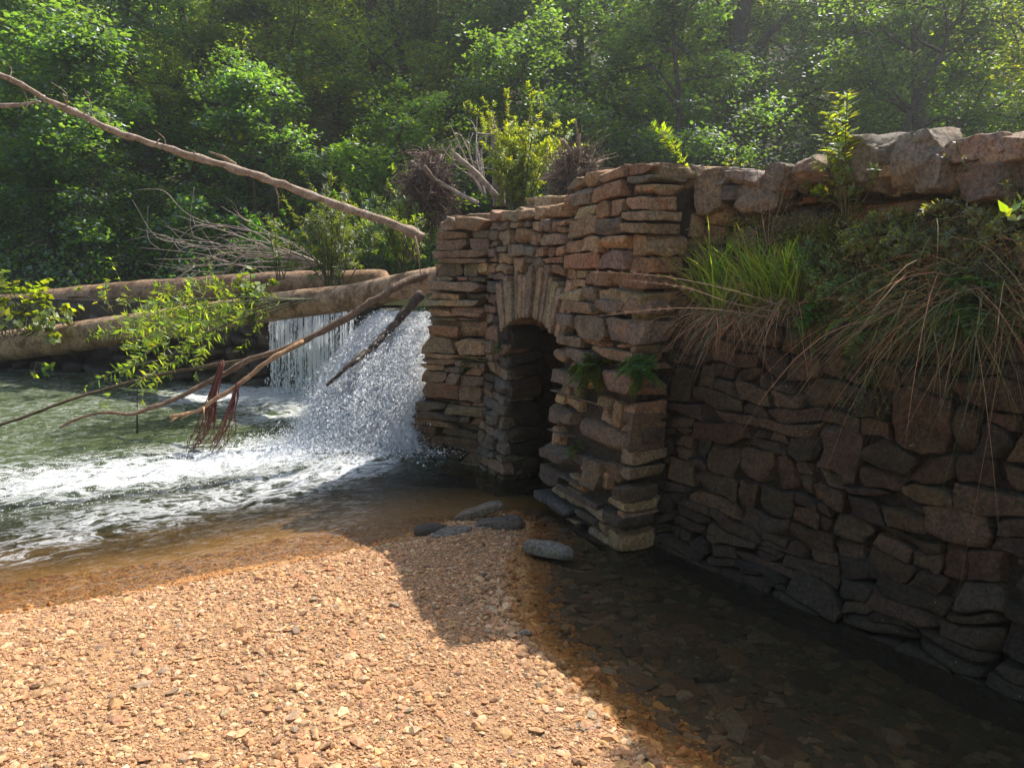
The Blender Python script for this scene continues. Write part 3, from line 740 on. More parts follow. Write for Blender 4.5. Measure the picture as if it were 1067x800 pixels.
def ico():
    p = (1+5**.5)/2
    v = np.array([(-1, p, 0), (1, p, 0), (-1, -p, 0), (1, -p, 0), (0, -1, p), (0, 1, p), (0, -1, -p), (0, 1, -p), (p, 0, -1), (p, 0, 1), (-p, 0, -1), (-p, 0, 1)], float)
    f = np.array([(0, 11, 5), (0, 5, 1), (0, 1, 7), (0, 7, 10), (0, 10, 11), (1, 5, 9), (5, 11, 4), (11, 10, 2), (10, 7, 6), (7, 1, 8), (3, 9, 4), (3, 4, 2), (3, 2, 6), (3, 6, 8), (3, 8, 9), (4, 9, 5), (2, 4, 11), (6, 2, 10), (8, 6, 7), (9, 8, 1)])
    return nrmr(v), f
IV, IF = ico()
# ---------------------------------------------------------------- falling water
def mat_fall(dens=.75):
    m, nt = newmat('white_water'); co = objco(nt)
    mp = nt.nodes.new('ShaderNodeMapping'); mp.inputs['Scale'].default_value = (1, 1, .22); lk(nt, co, mp.inputs['Vector'])
    n1 = noise(nt, mp.outputs[0], 26, 6, .7, .3); n2_ = noise(nt, co, 40, 5, .7)
    c = mixc(nt, 'MIX', ramp(nt, n1, [(.3, 0.0), (.6, 1.0)]), (.80, .86, .90), (.95, .96, .97))
    b = bump(nt, n1, .5, .02); b = bump(nt, n2_, .5, .012, b)
    p = princ(nt, c, .4, b, .5)
    t = nt.nodes.new('ShaderNodeBsdfTranslucent'); t.inputs[0].default_value = (.95, .97, .98, 1)
    mx = nt.nodes.new('ShaderNodeMixShader'); mx.inputs[0].default_value = .7; lk(nt, p, mx.inputs[1]); lk(nt, t.outputs[0], mx.inputs[2])
    out(nt, mx.outputs[0]); return m
def mat_spray():
    m, nt = newmat('spray'); p = princ(nt, (.93, .95, .97), .25, None, .6)
    t = nt.nodes.new('ShaderNodeBsdfTranslucent'); t.inputs[0].default_value = (.97, .98, .99, 1)
    mx = nt.nodes.new('ShaderNodeMixShader'); mx.inputs[0].default_value = .5; lk(nt, p, mx.inputs[1]); lk(nt, t.outputs[0], mx.inputs[2])
    out(nt, mx.outputs[0]); return m
M_fall = mat_fall(); M_spray = mat_spray()
TA = np.array([-.78, 7.25, 1.14]); TBp = np.array([-1.25, 7.55, 1.14])     # crest of the gush, right and left ends
BA = np.array([-.86, 6.28, 0]); BB = np.array([-1.85, 6.62, 0])            # foot
def gush(w, t):
    top = TA[None]*(1-w)[:, None]+TBp[None]*w[:, None]; bot = BA[None]*(1-w)[:, None]+BB[None]*w[:, None]
    p = top*(1-t)[:, None]+bot*t[:, None]; p[:, 2] = 1.14*(1-t**1.55); return p
wf = thing('waterfall', 'white foaming gush of water pouring down beside the stone pier', 'waterfall', (-1.2, 7, 0))
g = Geo(); W_, T_ = np.meshgrid(np.linspace(0, 1, 240), np.linspace(-.12, 1.02, 300)); w, t = W_.ravel(), T_.ravel()
P = gush(w, np.maximum(t, 0)); P[:, 1] += np.where(t < 0, -t*3, 0)
nd = fbm(np.stack([w*9, t*2.2, 0*w], 1), 61, 4, .6); nd2 = fbm(np.stack([w*26, t*9, 0*w], 1), 62, 3, .6)
amp = .02+.10*np.clip(t, 0, 1)
out_ = nrm([-.3, -.75, .6]); edge = (np.minimum(w, 1-w)*6).clip(0, 1)
P += out_[None]*(nd*amp*1.3+nd2*amp*1.5+.8*amp*fbm(np.stack([w*60, t*30, 0*w], 1), 63, 3, .7)+.10*np.clip(t, 0, 1)*np.sin(w*math.pi))[:, None]
P[:, 2] -= (1-edge)*.12*np.clip(t, 0, 1)*(1-t)
i = (np.arange(299)[:, None]*240+np.arange(239)[None]).ravel()
g.add(P, np.stack([i, i+1, i+241, i+240], 1)); g.build('water_sheet', M_fall, wf)
# drops and shreds of spray
def drops(g, P, V, L, r):
    """stretched octahedra along V"""
    n = len(P); d = nrmr(V); a = nrmr(np.cross(d, R.normal(size=(n, 3)))); b = np.cross(d, a)
    L = np.broadcast_to(L, (n,))[:, None]; r = np.broadcast_to(r, (n,))[:, None]
    X_ = np.stack([P-d*L, P+d*L, P+a*r, P+b*r, P-a*r, P-b*r], 1).reshape(-1, 3)
    bs = np.arange(n)[:, None]*6
    tr = np.concatenate([bs+np.array([[0, 3, 2]]), bs+np.array([[0, 4, 3]]), bs+np.array([[0, 5, 4]]), bs+np.array([[0, 2, 5]]),
                         bs+np.array([[1, 2, 3]]), bs+np.array([[1, 3, 4]]), bs+np.array([[1, 4, 5]]), bs+np.array([[1, 5, 2]])])
    g.add(X_, None, tr)
g = Geo(); n = 150000
t = R.beta(2.2, 1.3, n); w = R.rand(n)*1.10-.08
P = gush(w, t); P += out_[None]*(np.abs(R.normal(size=n))*.085*(.25+t)+.03)[:, None]+R.normal(size=(n, 3))*(.042*(.25+t))[:, None]
P[:, 0] -= np.abs(R.normal(size=n))*.06*t*(w > .6)
vel = np.stack([-.35+R.normal(size=n)*.35, -.9+R.normal(size=n)*.35, -1.2*t*1.3+.3+R.normal(size=n)*.4], 1)
drops(g, P, vel, R.uniform(.003, .013, n), np.clip(R.lognormal(math.log(.0017), .45, n), .001, .0055))
n = 6000; t = R.beta(2.0, 1.4, n); w = R.rand(n)*1.15-.12; P = gush(w, t)+out_[None]*(np.abs(R.normal(size=n))*.12*(.2+t)+.05)[:, None]+R.normal(size=(n, 3))*(.05*(.2+t))[:, None]
drops(g, P, np.stack([-.3+R.normal(size=n)*.4, -.8+R.normal(size=n)*.4, -1.2*t+.3+R.normal(size=n)*.4], 1), R.uniform(.008, .03, n), np.clip(R.lognormal(math.log(.0032), .4, n), .0015, .008))
n = 26000; ang = R.uniform(0, 2*math.pi, n); rr = np.abs(R.normal(size=n))
P = np.stack([-1.3+np.cos(ang)*rr*.42, 6.42+np.sin(ang)*rr*.26, .10+np.abs(R.normal(size=n))*.13*np.exp(-rr*.5)], 1)
drops(g, P, R.normal(size=(n, 3))+np.array([-.4, -.3, 0]), R.uniform(.002, .010, n), R.uniform(.001, .0035, n))
n = 5000; t = R.rand(n)**1.4; P = np.stack([-1.5-2.4*t, 6.4-1.2*t, .03+np.abs(R.normal(size=n))*.035*(1-t)], 1)+np.stack([R.normal(size=n)*.3, R.normal(size=n)*.32, 0*t], 1)
drops(g, P, R.normal(size=(n, 3)), R.uniform(.003, .010, n), R.uniform(.002, .005, n))
n = 60000; t = R.beta(1.9, 1.3, n); w = R.rand(n)*1.08-.06; sz = np.clip(R.lognormal(math.log(.0036), .5, n), .0015, .012)*(.5+.8*t)
lump = fbm(np.stack([w*16, t*7, 0*w], 1), 64, 3); keep = lump > -.25; w, t, sz, lump = w[keep], t[keep], sz[keep], lump[keep]; n = len(w)
P = gush(w, t)+out_[None]*(.03+.10*np.clip(lump, 0, 1)+np.abs(R.normal(size=n))*.05*(.3+t))[:, None]+out_[None]*(.10*t*np.sin(np.clip(w, 0, 1)*math.pi))[:, None]+R.normal(size=(n, 3))*.015
v = IV[None]*(1+R.normal(size=(n, 12, 1))*.18)*sz[:, None, None]; v[:, :, 2] *= 1.5; v[:, :, 1] *= 1.2
g.add((v+P[:, None]).reshape(-1, 3), None, (np.arange(n)[:, None, None]*12+IF[None]).reshape(-1, 3))
n = 14000; ang = R.uniform(0, 2*math.pi, n); rr = np.abs(R.normal(size=n)); sz = np.clip(R.lognormal(math.log(.005), .5, n), .002, .014)
P = np.stack([-1.32+np.cos(ang)*rr*.46, 6.46+np.sin(ang)*rr*.22, .06+np.abs(R.normal(size=n))*.10*np.exp(-rr*.6)], 1)
v = IV[None]*(1+R.normal(size=(n, 12, 1))*.18)*sz[:, None, None]; g.add((v+P[:, None]).reshape(-1, 3), None, (np.arange(n)[:, None, None]*12+IF[None]).reshape(-1, 3))
g.build('spray', M_spray, wf, smooth=True)
# curtain fall
def mat_curtain():
    m, nt = newmat('thin_water'); co = objco(nt)
    mp = nt.nodes.new('ShaderNodeMapping'); mp.inputs['Scale'].default_value = (1, 1, .10); lk(nt, co, mp.inputs['Vector'])
    a = noise(nt, mp.outputs[0], 22, 6, .75, .4); b = noise(nt, mp.outputs[0], 5, 3, .6)
    f = ramp(nt, mth(nt, 'ADD', mth(nt, 'MULTIPLY', a, .7), mth(nt, 'MULTIPLY', b, .3)), [(.46, 0.03), (.60, .8)])
    p = princ(nt, (.80, .86, .90), .25, bump(nt, a, .8, .02), .6); t = nt.nodes.new('ShaderNodeBsdfTransparent'); t.inputs[0].default_value = (.8, .85, .88, 1)
    mx = nt.nodes.new('ShaderNodeMixShader'); lk(nt, f, mx.inputs[0]); lk(nt, t.outputs[0], mx.inputs[1]); lk(nt, p, mx.inputs[2]); out(nt, mx.outputs[0]); return m
M_curt = mat_curtain()
cf = thing('waterfall', 'thin curtain of falling water behind the big log, streaked over dark rock', 'waterfall', (-2.6, 9.6, 0))
def strands(g, a, b, n, zt, thick, seed, throw=.35, zmin=0.0):
    r = np.random.RandomState(seed)
    for k in range(n):
        w = r.rand(); p = a*(1-w)+b*w; t0 = 0 if r.rand() < .6 else r.uniform(0, .5); t1 = r.uniform(.6, 1.02); m = 9
        t = np.linspace(t0, t1, m); x = p[0]+throw*t*.1+r.normal()*.02+np.cumsum(r.normal(size=m))*.004; y = p[1]-throw*t**.8-.05+r.normal()*.03; z = zt*(1-t**1.5)
        wd = thick*r.uniform(.3, 1.6)*(.5+t)*np.sin(np.linspace(.25, math.pi-.15, m))
        L_ = np.stack([x-wd, y, z], 1); R__ = np.stack([x+wd, y-wd*.3, z], 1); V = np.empty((2*m, 3)); V[0::2] = L_; V[1::2] = R__
        i = np.arange(m-1)*2; g.add(V, np.stack([i, i+1, i+3, i+2], 1))
g = Geo(); strands(g, np.array([-1.95, 9.32]), np.array([-3.05, 9.72]), 90, 1.13, .009, 3); g.build('water_strands', M_spray, cf)
g = Geo(); W_, T_ = np.meshgrid(np.linspace(0, 1, 90), np.linspace(0, 1, 40)); w, t = W_.ravel(), T_.ravel()
P = np.stack([-1.93-1.15*w, 9.3+.42*w-.35*t**.8, 1.12*(1-t**1.5)], 1); P[:, 1] += fbm(np.stack([w*14, t*2, 0*w], 1), 66, 3)*.06; P[:, 0] += fbm(np.stack([w*9, t*2, 0*w+5], 1), 67, 3)*.03
i = (np.arange(39)[:, None]*90+np.arange(89)[None]).ravel(); g.add(P, np.stack([i, i+1, i+91, i+90], 1)); g.build('water_sheet', M_curt, cf)
g = Geo(); n = 1500; w = R.rand(n); t = R.beta(2.5, 1, n)
P = np.stack([-1.93-1.15*w+R.normal(size=n)*.02, 9.3+.42*w-.05-.35*t**.8+R.normal(size=n)*.05, 1.13*(1-t**1.5)+R.normal(size=n)*.03+.02], 1)
drops(g, P, np.tile([0, -.1, -1.], (n, 1)), R.uniform(.01, .04, n), R.uniform(.003, .007, n)); g.build('spray', M_spray, cf, smooth=False)

# ---------------------------------------------------------------- gravel
def pebbles(g, x, y, z, size, col, flat=(.35, .7), tilt=.3):
    n = len(x); v = IV[None]*(1+R.normal(size=(n, 12, 1))*.20)
    sc = np.stack([R.uniform(.8, 1.35, n), R.uniform(.55, 1., n), R.uniform(*flat, n)], 1)*size[:, None]
    v = v*sc[:, None, :]
    tx = R.normal(size=n)*tilt; c, s = np.cos(tx)[:, None], np.sin(tx)[:, None]
    yy, zz = v[:, :, 1]*c-v[:, :, 2]*s, v[:, :, 1]*s+v[:, :, 2]*c
    a = R.uniform(0, 6.28, n); c, s = np.cos(a)[:, None], np.sin(a)[:, None]
    xx = v[:, :, 0]*c-yy*s; y2 = v[:, :, 0]*s+yy*c
    V = np.stack([xx+x[:, None], y2+y[:, None], zz+z[:, None]], 2).reshape(-1, 3)
    T = (np.arange(n)[:, None, None]*12+IF[None]).reshape(-1, 3)
    g.add(V, None, T, np.repeat(col, 12, 0), smooth=False)
GC = np.array([(.56, .36, .24), (.62, .44, .30), (.50, .30, .19), (.66, .50, .38), (.42, .27, .19), (.36, .29, .25), (.60, .38, .22), (.70, .58, .46), (.30, .20, .15)])
def gcol(n):
    c = GC[R.choice(len(GC), n, p=[.22, .18, .16, .1, .1, .05, .12, .04, .03])]*np.array([[.85, .73, .56]])
    return np.clip(c*R.uniform(.75, 1.15, (n, 1))*(1+R.normal(size=(n, 3))*.03), .05, .8)
g = Geo(); n = 290000
x = R.uniform(-4.2, 1.4, n); y = 1.5+R.rand(n)**1.25*3.4
d = sdist(x, y, BAR); keep = (d > np.where((x > -.1) & (y < 4.6), -.28, -.7)) & (R.rand(n) < np.where(d > -.03, 1, .7)); x, y, d = x[keep], y[keep], d[keep]
z, _ = height(x, y); n = len(x)
size = np.clip(R.lognormal(math.log(.0041), .60, n), .0025, .032); size *= np.exp(.35*n2(x, y, 1.6, 111))
edge = np.exp(-((d-.02)/.16)**2)*sstep(-.75, -.2, x+.12*(3.6-y))          # coarser stones along the pool edge
size *= 1+1.3*edge*(R.rand(n) < .35); size = np.minimum(size, .030); size *= np.where(d < -.05, 1.6, 1.)
col = gcol(n); wetf = sstep(.03, -.02, d)[:, None]; col = col*(1-wetf*np.array([[.22, .38, .62]]))
print('pebbles', n)
pebbles(g, x, y, z+size*np.where(d < -.04, -.25, .15), size, col)
go = g.build('gravel', M_pebble); tag(go, 'sunlit orange tan gravel of small angular pebbles', 'gravel', kind='stuff')
# stones on the bed of the shaded pool: flat slabs
g = Geo(); n = 7200; x = R.uniform(-.2, 3.3, n); y = R.uniform(.9, 4.9, n); d = sdist(x, y, BAR); wall = (np.stack([x, y], 1)-R0[:2])@RN[:2]
keep = (d < .02) & (wall > .02); x, y = x[keep], y[keep]; z, _ = height(x, y); n = len(x); size = np.clip(R.lognormal(math.log(.028), .5, n), .008, .09)
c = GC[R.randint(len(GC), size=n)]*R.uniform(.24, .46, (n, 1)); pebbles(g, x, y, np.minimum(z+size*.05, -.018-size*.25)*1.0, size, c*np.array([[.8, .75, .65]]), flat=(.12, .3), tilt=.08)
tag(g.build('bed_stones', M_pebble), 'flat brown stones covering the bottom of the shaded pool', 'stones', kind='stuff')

# single rocks
def rk(px, py, wpx, hpx, lab, col, yaw=0, depth=1.0, k=3.5, tilt=0, zoff=0, wet=False, n=14, group=None, cat='rock', nm='rock'):
    p = ground(px, py+hpx*.35, .03); sc = (p[1]*cp+(H)*sp)/F
    rockat(nm, lab, cat, (p[0], p[1], .012+hpx*sc*.3+zoff), (wpx*sc*1.1, wpx*sc*.62*depth, hpx*sc*.9), yaw, tuple(np.array(col)*np.array([.80, .70, .60])), n, 3.6 if k > 3 else 2.6, .34, 6, mat=M_rock, group=group, tilt=tilt)
G2 = 'slabs of rock lying at the tip of the gravel bar'
rk(500, 534, 50, 13, 'long thin slab tilted up on the others at the tip of the gravel bar', (.34, .29, .24), .25, .5, 5, .25, .03, group=G2)
rk(521, 542, 44, 18, 'dark rounded slab at the right end of the rock group at the gravel tip', (.22, .19, .17), .1, .9, 3.5, .05, group=G2)
rk(470, 553, 42, 13, 'pale flat slab in the middle front of the rock group at the gravel tip', (.36, .33, .30), .3, .8, 5, .12, group=G2)
rk(449, 549, 34, 15, 'dark low rock at the left end of the rock group at the gravel tip', (.15, .13, .12), .2, .9, 3, group=G2)
rk(497, 550, 18, 10, 'small grey chip between the slabs at the gravel tip', (.33, .32, .32), .5, .9, 4, group=G2)
rk(572, 569, 48, 16, 'pale grey wedge of rock half in the pool below the wall corner', (.38, .36, .34), -.2, .7, 5, -.1)
rk(397, 693, 16, 13, 'lone grey angular stone standing out on the sunlit gravel', (.42, .38, .36), .4, 1, 4)
rk(428, 790, 24, 12, 'pale cream chip on the gravel at the bottom picture edge', (.62, .52, .44), .4, 1, 4)
rk(380, 745, 34, 9, 'flat tan stone in the gravel left of the pebbly pool edge', (.50, .36, .26), .1, .8, 4)
rk(450, 711, 22, 8, 'thin pale stone on the gravel above the pebbly pool edge', (.62, .50, .40), .1, .8, 4)
rk(370, 683, 18, 6, 'slim pale pebble just left of the lone grey stone', (.64, .5, .4), 0, .8, 4)
rk(545, 770, 22, 17, 'rounded tan stone on the pebbly pool edge at the bottom', (.52, .36, .24), .6, 1, 3)
rk(546, 655, 16, 7, 'small grey stone breaking the water at the sunlit pool edge', (.42, .40, .38), .2, 1, 4)
rk(600, 757, 30, 12, 'grey blue flat stone among the wet stones of the pool edge', (.32, .32, .34), .9, 1, 4)
rk(640, 745, 44, 14, 'broad amber slab just under the clear water of the pool edge', (.42, .27, .15), .5, 1, 4, 0, -.06)
rk(730, 672, 60, 24, 'large flat sunken stone in the middle of the shaded pool', (.20, .17, .14), .3, 1, 3.5, 0, -.11)
rk(752, 755, 26, 32, 'upright narrow sunken stone near the bottom of the shaded pool', (.30, .25, .19), 1.4, .8, 4, 0, -.12)
rk(785, 765, 56, 18, 'long sunken slab right of the narrow stone in the shaded pool', (.20, .18, .14), .1, .8, 4, 0, -.12)
rk(870, 705, 60, 14, 'thin sunken slab in the shaded pool nearest the wall foot', (.19, .17, .14), -.4, .8, 4, 0, -.12)

# ---------------------------------------------------------------- logs and branches
def logobj(name, lab, cat, pts, rad, ns, mat, col=(1, 1, 1), rough=.12, seed=0, sub=10):
    g = Geo(); P = smooth_path(pts, sub); r = np.interp(np.linspace(0, 1, len(P)), np.linspace(0, 1, len(rad)), rad)
    tube(g, P, r, ns, col, rough, seed); o = g.build(name, mat); tag(o, lab, cat); return o
logobj('fallen_log', 'thick pale smooth barked log in front, lying from the left edge up onto the weir', 'log',
       [at(-190, 385, 12.6), at(-20, 364, 11.2), at(100, 348, 10.3), at(200, 333, 9.6), at(300, 318, 8.8), at(370, 309, 8.2), at(445, 293, 7.5), at(485, 288, 7.4)], [.235, .225, .205, .185, .165, .145, .125, .11], 28, M_log, rough=.08, seed=3, sub=16)
logobj('fallen_log', 'darker log lying behind the thick pale one, its far end among the willow leaves', 'log',
       [at(-190, 334, 12.9), at(-10, 325, 12.1), at(110, 312, 11.5), at(230, 302, 10.8), at(330, 297, 10.2), at(400, 294, 9.7)], [.29, .27, .24, .21, .19, .16], 24, M_log, (.75, .7, .68), .1, 5, 14)
db = thing('dead_branch', 'long bare branch slanting down from the top left corner to the stone pier', 'branch', at(437, 243, 6.9))
P = smooth_path([at(-60, 50, 6.0), at(0, 78, 6.0), at(55, 108, 6.1), at(110, 133, 6.2), at(180, 158, 6.3), at(235, 174, 6.4), at(290, 190, 6.5), at(345, 212, 6.6), at(400, 230, 6.75), at(440, 247, 6.9)], 8)
P += vfbm(P*4, 71, 3)*.03
g = Geo(); rk_ = np.linspace(.017, .040, len(P))*(1+.28*np.maximum(fbm(np.stack([np.arange(len(P))*.55, 0*P[:, 0], 0*P[:, 0]], 1), 5, 2), -.2)); tube(g, P, rk_, 12, (1, .95, .92), .55, 4); dl = g.build('limb', M_dead, db)
r = np.random.RandomState(9)
for k in range(22):
    g = Geo()
    i = r.randint(2, len(P)-2); b = P[i]; up = r.choice([1, 1, -1]); L = r.uniform(.05, .28)*(1.3 if i < 30 else .6)
    q = np.array([b, b+np.array([r.normal()*.015, r.normal()*.03, up*L*.45]), b+np.array([r.normal()*.03-.03, r.normal()*.06, up*L*.8])]); tube(g, smooth_path(q, 4), np.linspace(.006, .0018, 9), 5, (.8, .75, .7)); g.build('twig', M_dead, dl)
for (px, py, dx, dy, rr) in ((245, 172, -28, -14, .022), (285, 190, 6, 30, .008), (432, 246, 6, 40, .012)):
    g = Geo(); b = at(px, py, 6.5); e = at(px+dx, py+dy, 6.5); tube(g, np.array([b, (b+e)/2+.01, e]), [rr, rr*.8, rr*.3], 6, (.9, .8, .7)); g.build('twig', M_dead, dl)
logobj('dead_branch', 'short stub of bare branch entering at the left edge below the long one', 'branch', [at(-60, 108, 6.5), at(-10, 110, 6.5), at(15, 110, 6.5), at(42, 106, 6.5)], [.026, .022, .018, .008], 8, M_dead, rough=.3)
# forked limb reaching out over the pool
fb_ = thing('fallen_limb', 'forked limb reaching from the log end out low over the green water', 'branch', at(437, 290, 7.2))
main = smooth_path([at(446, 284, 7.4), at(415, 298, 7.2), at(387, 315, 7.1), at(356, 334, 7.0), at(312, 357, 6.9), at(262, 375, 6.8), at(222, 395, 6.7), at(190, 412, 6.6), at(165, 424, 6.5), at(140, 431, 6.4), at(110, 430, 6.3), at(82, 437, 6.25), at(62, 446, 6.2)], 6)
main += vfbm(main*5, 72, 3)*.026
g = Geo(); tube(g, main, np.interp(np.linspace(0, 1, len(main)), [0, .2, .5, 1], [.042, .033, .024, .010]), 10, (.5, .42, .36), .5, 6); g.build('limb', M_dead, fb_)
f3 = smooth_path([at(316, 356, 6.9), at(285, 372, 6.7), at(255, 396, 6.6), at(225, 416, 6.5), at(200, 430, 6.4), at(177, 434, 6.3)], 6); f3 += vfbm(f3*6, 73, 2)*.012
g = Geo(); tube(g, f3, np.linspace(.025, .014, len(f3)), 9, (1.1, .85, .62), .6, 7)
for (a, b) in (((200, 430), (188, 437)), ((185, 434), (176, 440)), ((212, 424), (213, 434))): tube(g, np.array([at(*a, 6.4), at(*b, 6.35)]), [.012, .004], 5, (1.1, .85, .6))
g.build('fork', M_dead, fb_)
f1 = smooth_path([at(270, 372, 6.9), at(215, 382, 7.2), at(160, 392, 7.3), at(110, 405, 7.2), at(60, 421, 7.0), at(10, 440, 6.9), at(-60, 462, 6.8)], 6); f1 += vfbm(f1*5, 74, 2)*.012
g = Geo(); tube(g, f1, np.linspace(.018, .013, len(f1)), 8, (.35, .3, .25), .3, 8); fk = g.build('fork', M_dead, fb_)
g = Geo()
for (a, b, rr) in (((143, 400), (143, 430), .004), ((143, 430), (143, 452), .008)): tube(g, np.array([at(*a, 6.7), at(*b, 6.7)]), [rr, rr], 5, (.3, .25, .2))
g.build('hanging_twig', M_darkwood, fk)
logobj('wet_log', 'dark wet log lying steeply in the falling water', 'log', [at(340, 402, 6.52), at(362, 382, 6.62), at(387, 362, 6.80), at(412, 337, 6.98), at(440, 305, 7.1)], [.012, .024, .032, .038, .042], 14, M_darkwood, rough=.6, seed=9)
# red root strands hanging into the water
def strandmass(name, lab, cat, path, rad, n, col, mat, seed=0):
    r = np.random.RandomState(seed); g = Geo(); P = smooth_path(path, 5); m = len(P)
    for k in range(n):
        o = np.cumsum(r.normal(size=(m, 3)), 0)*.003+r.normal(size=3)*.3*rad
        w = np.interp(np.linspace(0, 1, m), [0, .35, .8, 1], [.2, .5, 1.2, .6])[:, None]
        tube(g, P+o*w*3.0, np.linspace(.006, .0025, m), 4, np.array(col)*r.uniform(.6, 1.3))
    o = g.build(name, mat); tag(o, lab, cat); return o
G3 = None
strandmass('root_strand', 'red brown matted strand hanging from the orange forked tip, left of the two', 'root', [at(232, 377, 6.6), at(224, 405, 6.55), at(219, 430, 6.5), at(214, 450, 6.5), at(200, 467, 6.5)], .045, 22, (.16, .055, .04), M_twig, 1)
strandmass('root_strand', 'slim red brown strand trailing into the foam, right of the two', 'root', [at(247, 400, 6.5), at(243, 420, 6.5), at(236, 445, 6.45), at(223, 468, 6.4)], .03, 16, (.17, .055, .04), M_twig, 2)

def twigfan(name, lab, cat, base, tips, mat, r0=.02, col=(1, 1, 1), sub=5, seed=0, jit=.12):
    r = np.random.RandomState(seed); g = Geo()
    for tp in tips:
        L = np.linalg.norm(tp-base); a = base*.66+tp*.34+r.normal(size=3)*jit*L*.4; b = base*.33+tp*.67+r.normal(size=3)*jit*L*.5
        P = smooth_path([base, a, b, tp], 6); tube(g, P, np.linspace(r0, r0*.2, len(P)), 5, np.array(col)*r.uniform(.7, 1.2))
        for k in range(sub):
            i = r.randint(5, len(P)-2); d = nrm(P[i+1]-P[i]); q = nrm(d+r.normal(size=3)*.55); l = L*r.uniform(.12, .4)
            P2 = smooth_path([P[i], P[i]+q*l*.5, P[i]+nrm(q+r.normal(size=3)*.3)*l], 4); tube(g, P2, np.linspace(r0*.45, r0*.12, len(P2)), 4, np.array(col)*r.uniform(.6, 1.2))
    o = g.build(name, mat); tag(o, lab, cat); return o
twigfan('dead_brush', 'bare grey fan of dead twigs behind the logs, left of the willow', 'branch', at(335, 275, 11.2),
        [at(x, y, 11.2+random.uniform(-.5, .5)) for x, y in ((172, 200), (150, 240), (145, 258), (160, 270), (175, 285), (200, 292), (165, 248), (185, 225), (215, 232), (230, 215), (205, 262), (190, 278), (150, 275), (240, 290), (170, 235))], M_twig, .014, (.36, .29, .25), 5, 3)
twigfan('dead_brush', 'thin bare twigs standing between the root mass and the bright shrub', 'branch', at(505, 205, 9.0),
        [at(x, y, 9+random.uniform(-.3, .3)) for x, y in ((468, 128), (480, 140), (497, 122), (505, 128), (470, 150), (515, 130))], M_twig, .016, (.45, .36, .31), 5, 4)
logobj('dead_branch', 'pale broken branch poking up left of the bright shrub', 'branch', [at(518, 205, 8.8), at(495, 180, 8.8), at(478, 165, 8.8), at(470, 157, 8.8)], [.035, .035, .03, .02], 8, M_dead, rough=.2)
logobj('tree_snag', 'pale splintered dead trunk tip standing behind the bright shrub', 'snag', [at(520, 215, 10.), at(519, 175, 10), at(516, 145, 10), at(513, 121, 10)], [.09, .085, .06, .008], 10, M_dead, (.8, .78, .75), .25)
def rootwad(name, lab, cx, cy, Y, wpx, hpx, seed, col=(.10, .065, .05)):
    c = at(cx, cy, Y); sc = Y/F; rx, rz = wpx/2*sc, hpx/2*sc; r = np.random.RandomState(seed); g = Geo()
    ob = thing(name, lab, 'root mass', (c[0], c[1], c[2]-rz))
    for k in range(5):
        P_, Qs = stone_local(rx*r.uniform(.2, .35), rx*.3, rz*r.uniform(.2, .35), 8, 2.2, .4, 2); g.add(P_+c+r.normal(size=3)*np.array([rx, rx, rz])*.22, Qs, None, np.array(col)*.5)
    g.build('root_core', M_twig, ob); g = Geo()
    for k in range(1100):
        d = nrm(r.normal(size=3)); p = c+d*np.array([rx*(1-.25*d[2]), rx*.8, rz])*r.uniform(.25, .98); L = r.uniform(.08, .35); v = nrm(r.normal(size=3)+np.array([0, 0, -.6]))
        P_ = smooth_path([p, p+v*L*.5+r.normal(size=3)*.03, p+v*L+r.normal(size=3)*.07], 4); tube(g, P_, np.linspace(.006, .0025, len(P_)), 4, np.array(col)*r.uniform(.6, 2.6))
    for k in range(8):
        a = c+r.normal(size=3)*np.array([rx, rx, rz])*.4; v = nrm(r.normal(size=3)+np.array([.2, 0, .3])); tube(g, smooth_path([a-v*.3, a, a+v*r.uniform(.2, .45)], 4), np.linspace(.022, .008, 9), 6, np.array(col)*2.6)
    g.build('roots', M_twig, ob)
rootwad('root_wad', 'upturned brown root mass of a fallen tree above the stone pier', 447, 196, 9.0, 56, 86, 5)
rootwad('root_wad', 'smaller heap of tangled dead roots behind the wall, right of the bright shrub', 600, 180, 8.0, 44, 56, 6, (.13, .09, .065))
logobj('dead_branch', 'bare stick leaning over the wall top beside the root mass', 'branch', [at(428, 168, 8.9), at(450, 185, 8.8), at(475, 200, 8.7), at(498, 212, 8.6)], [.018, .022, .024, .026], 7, M_dead)

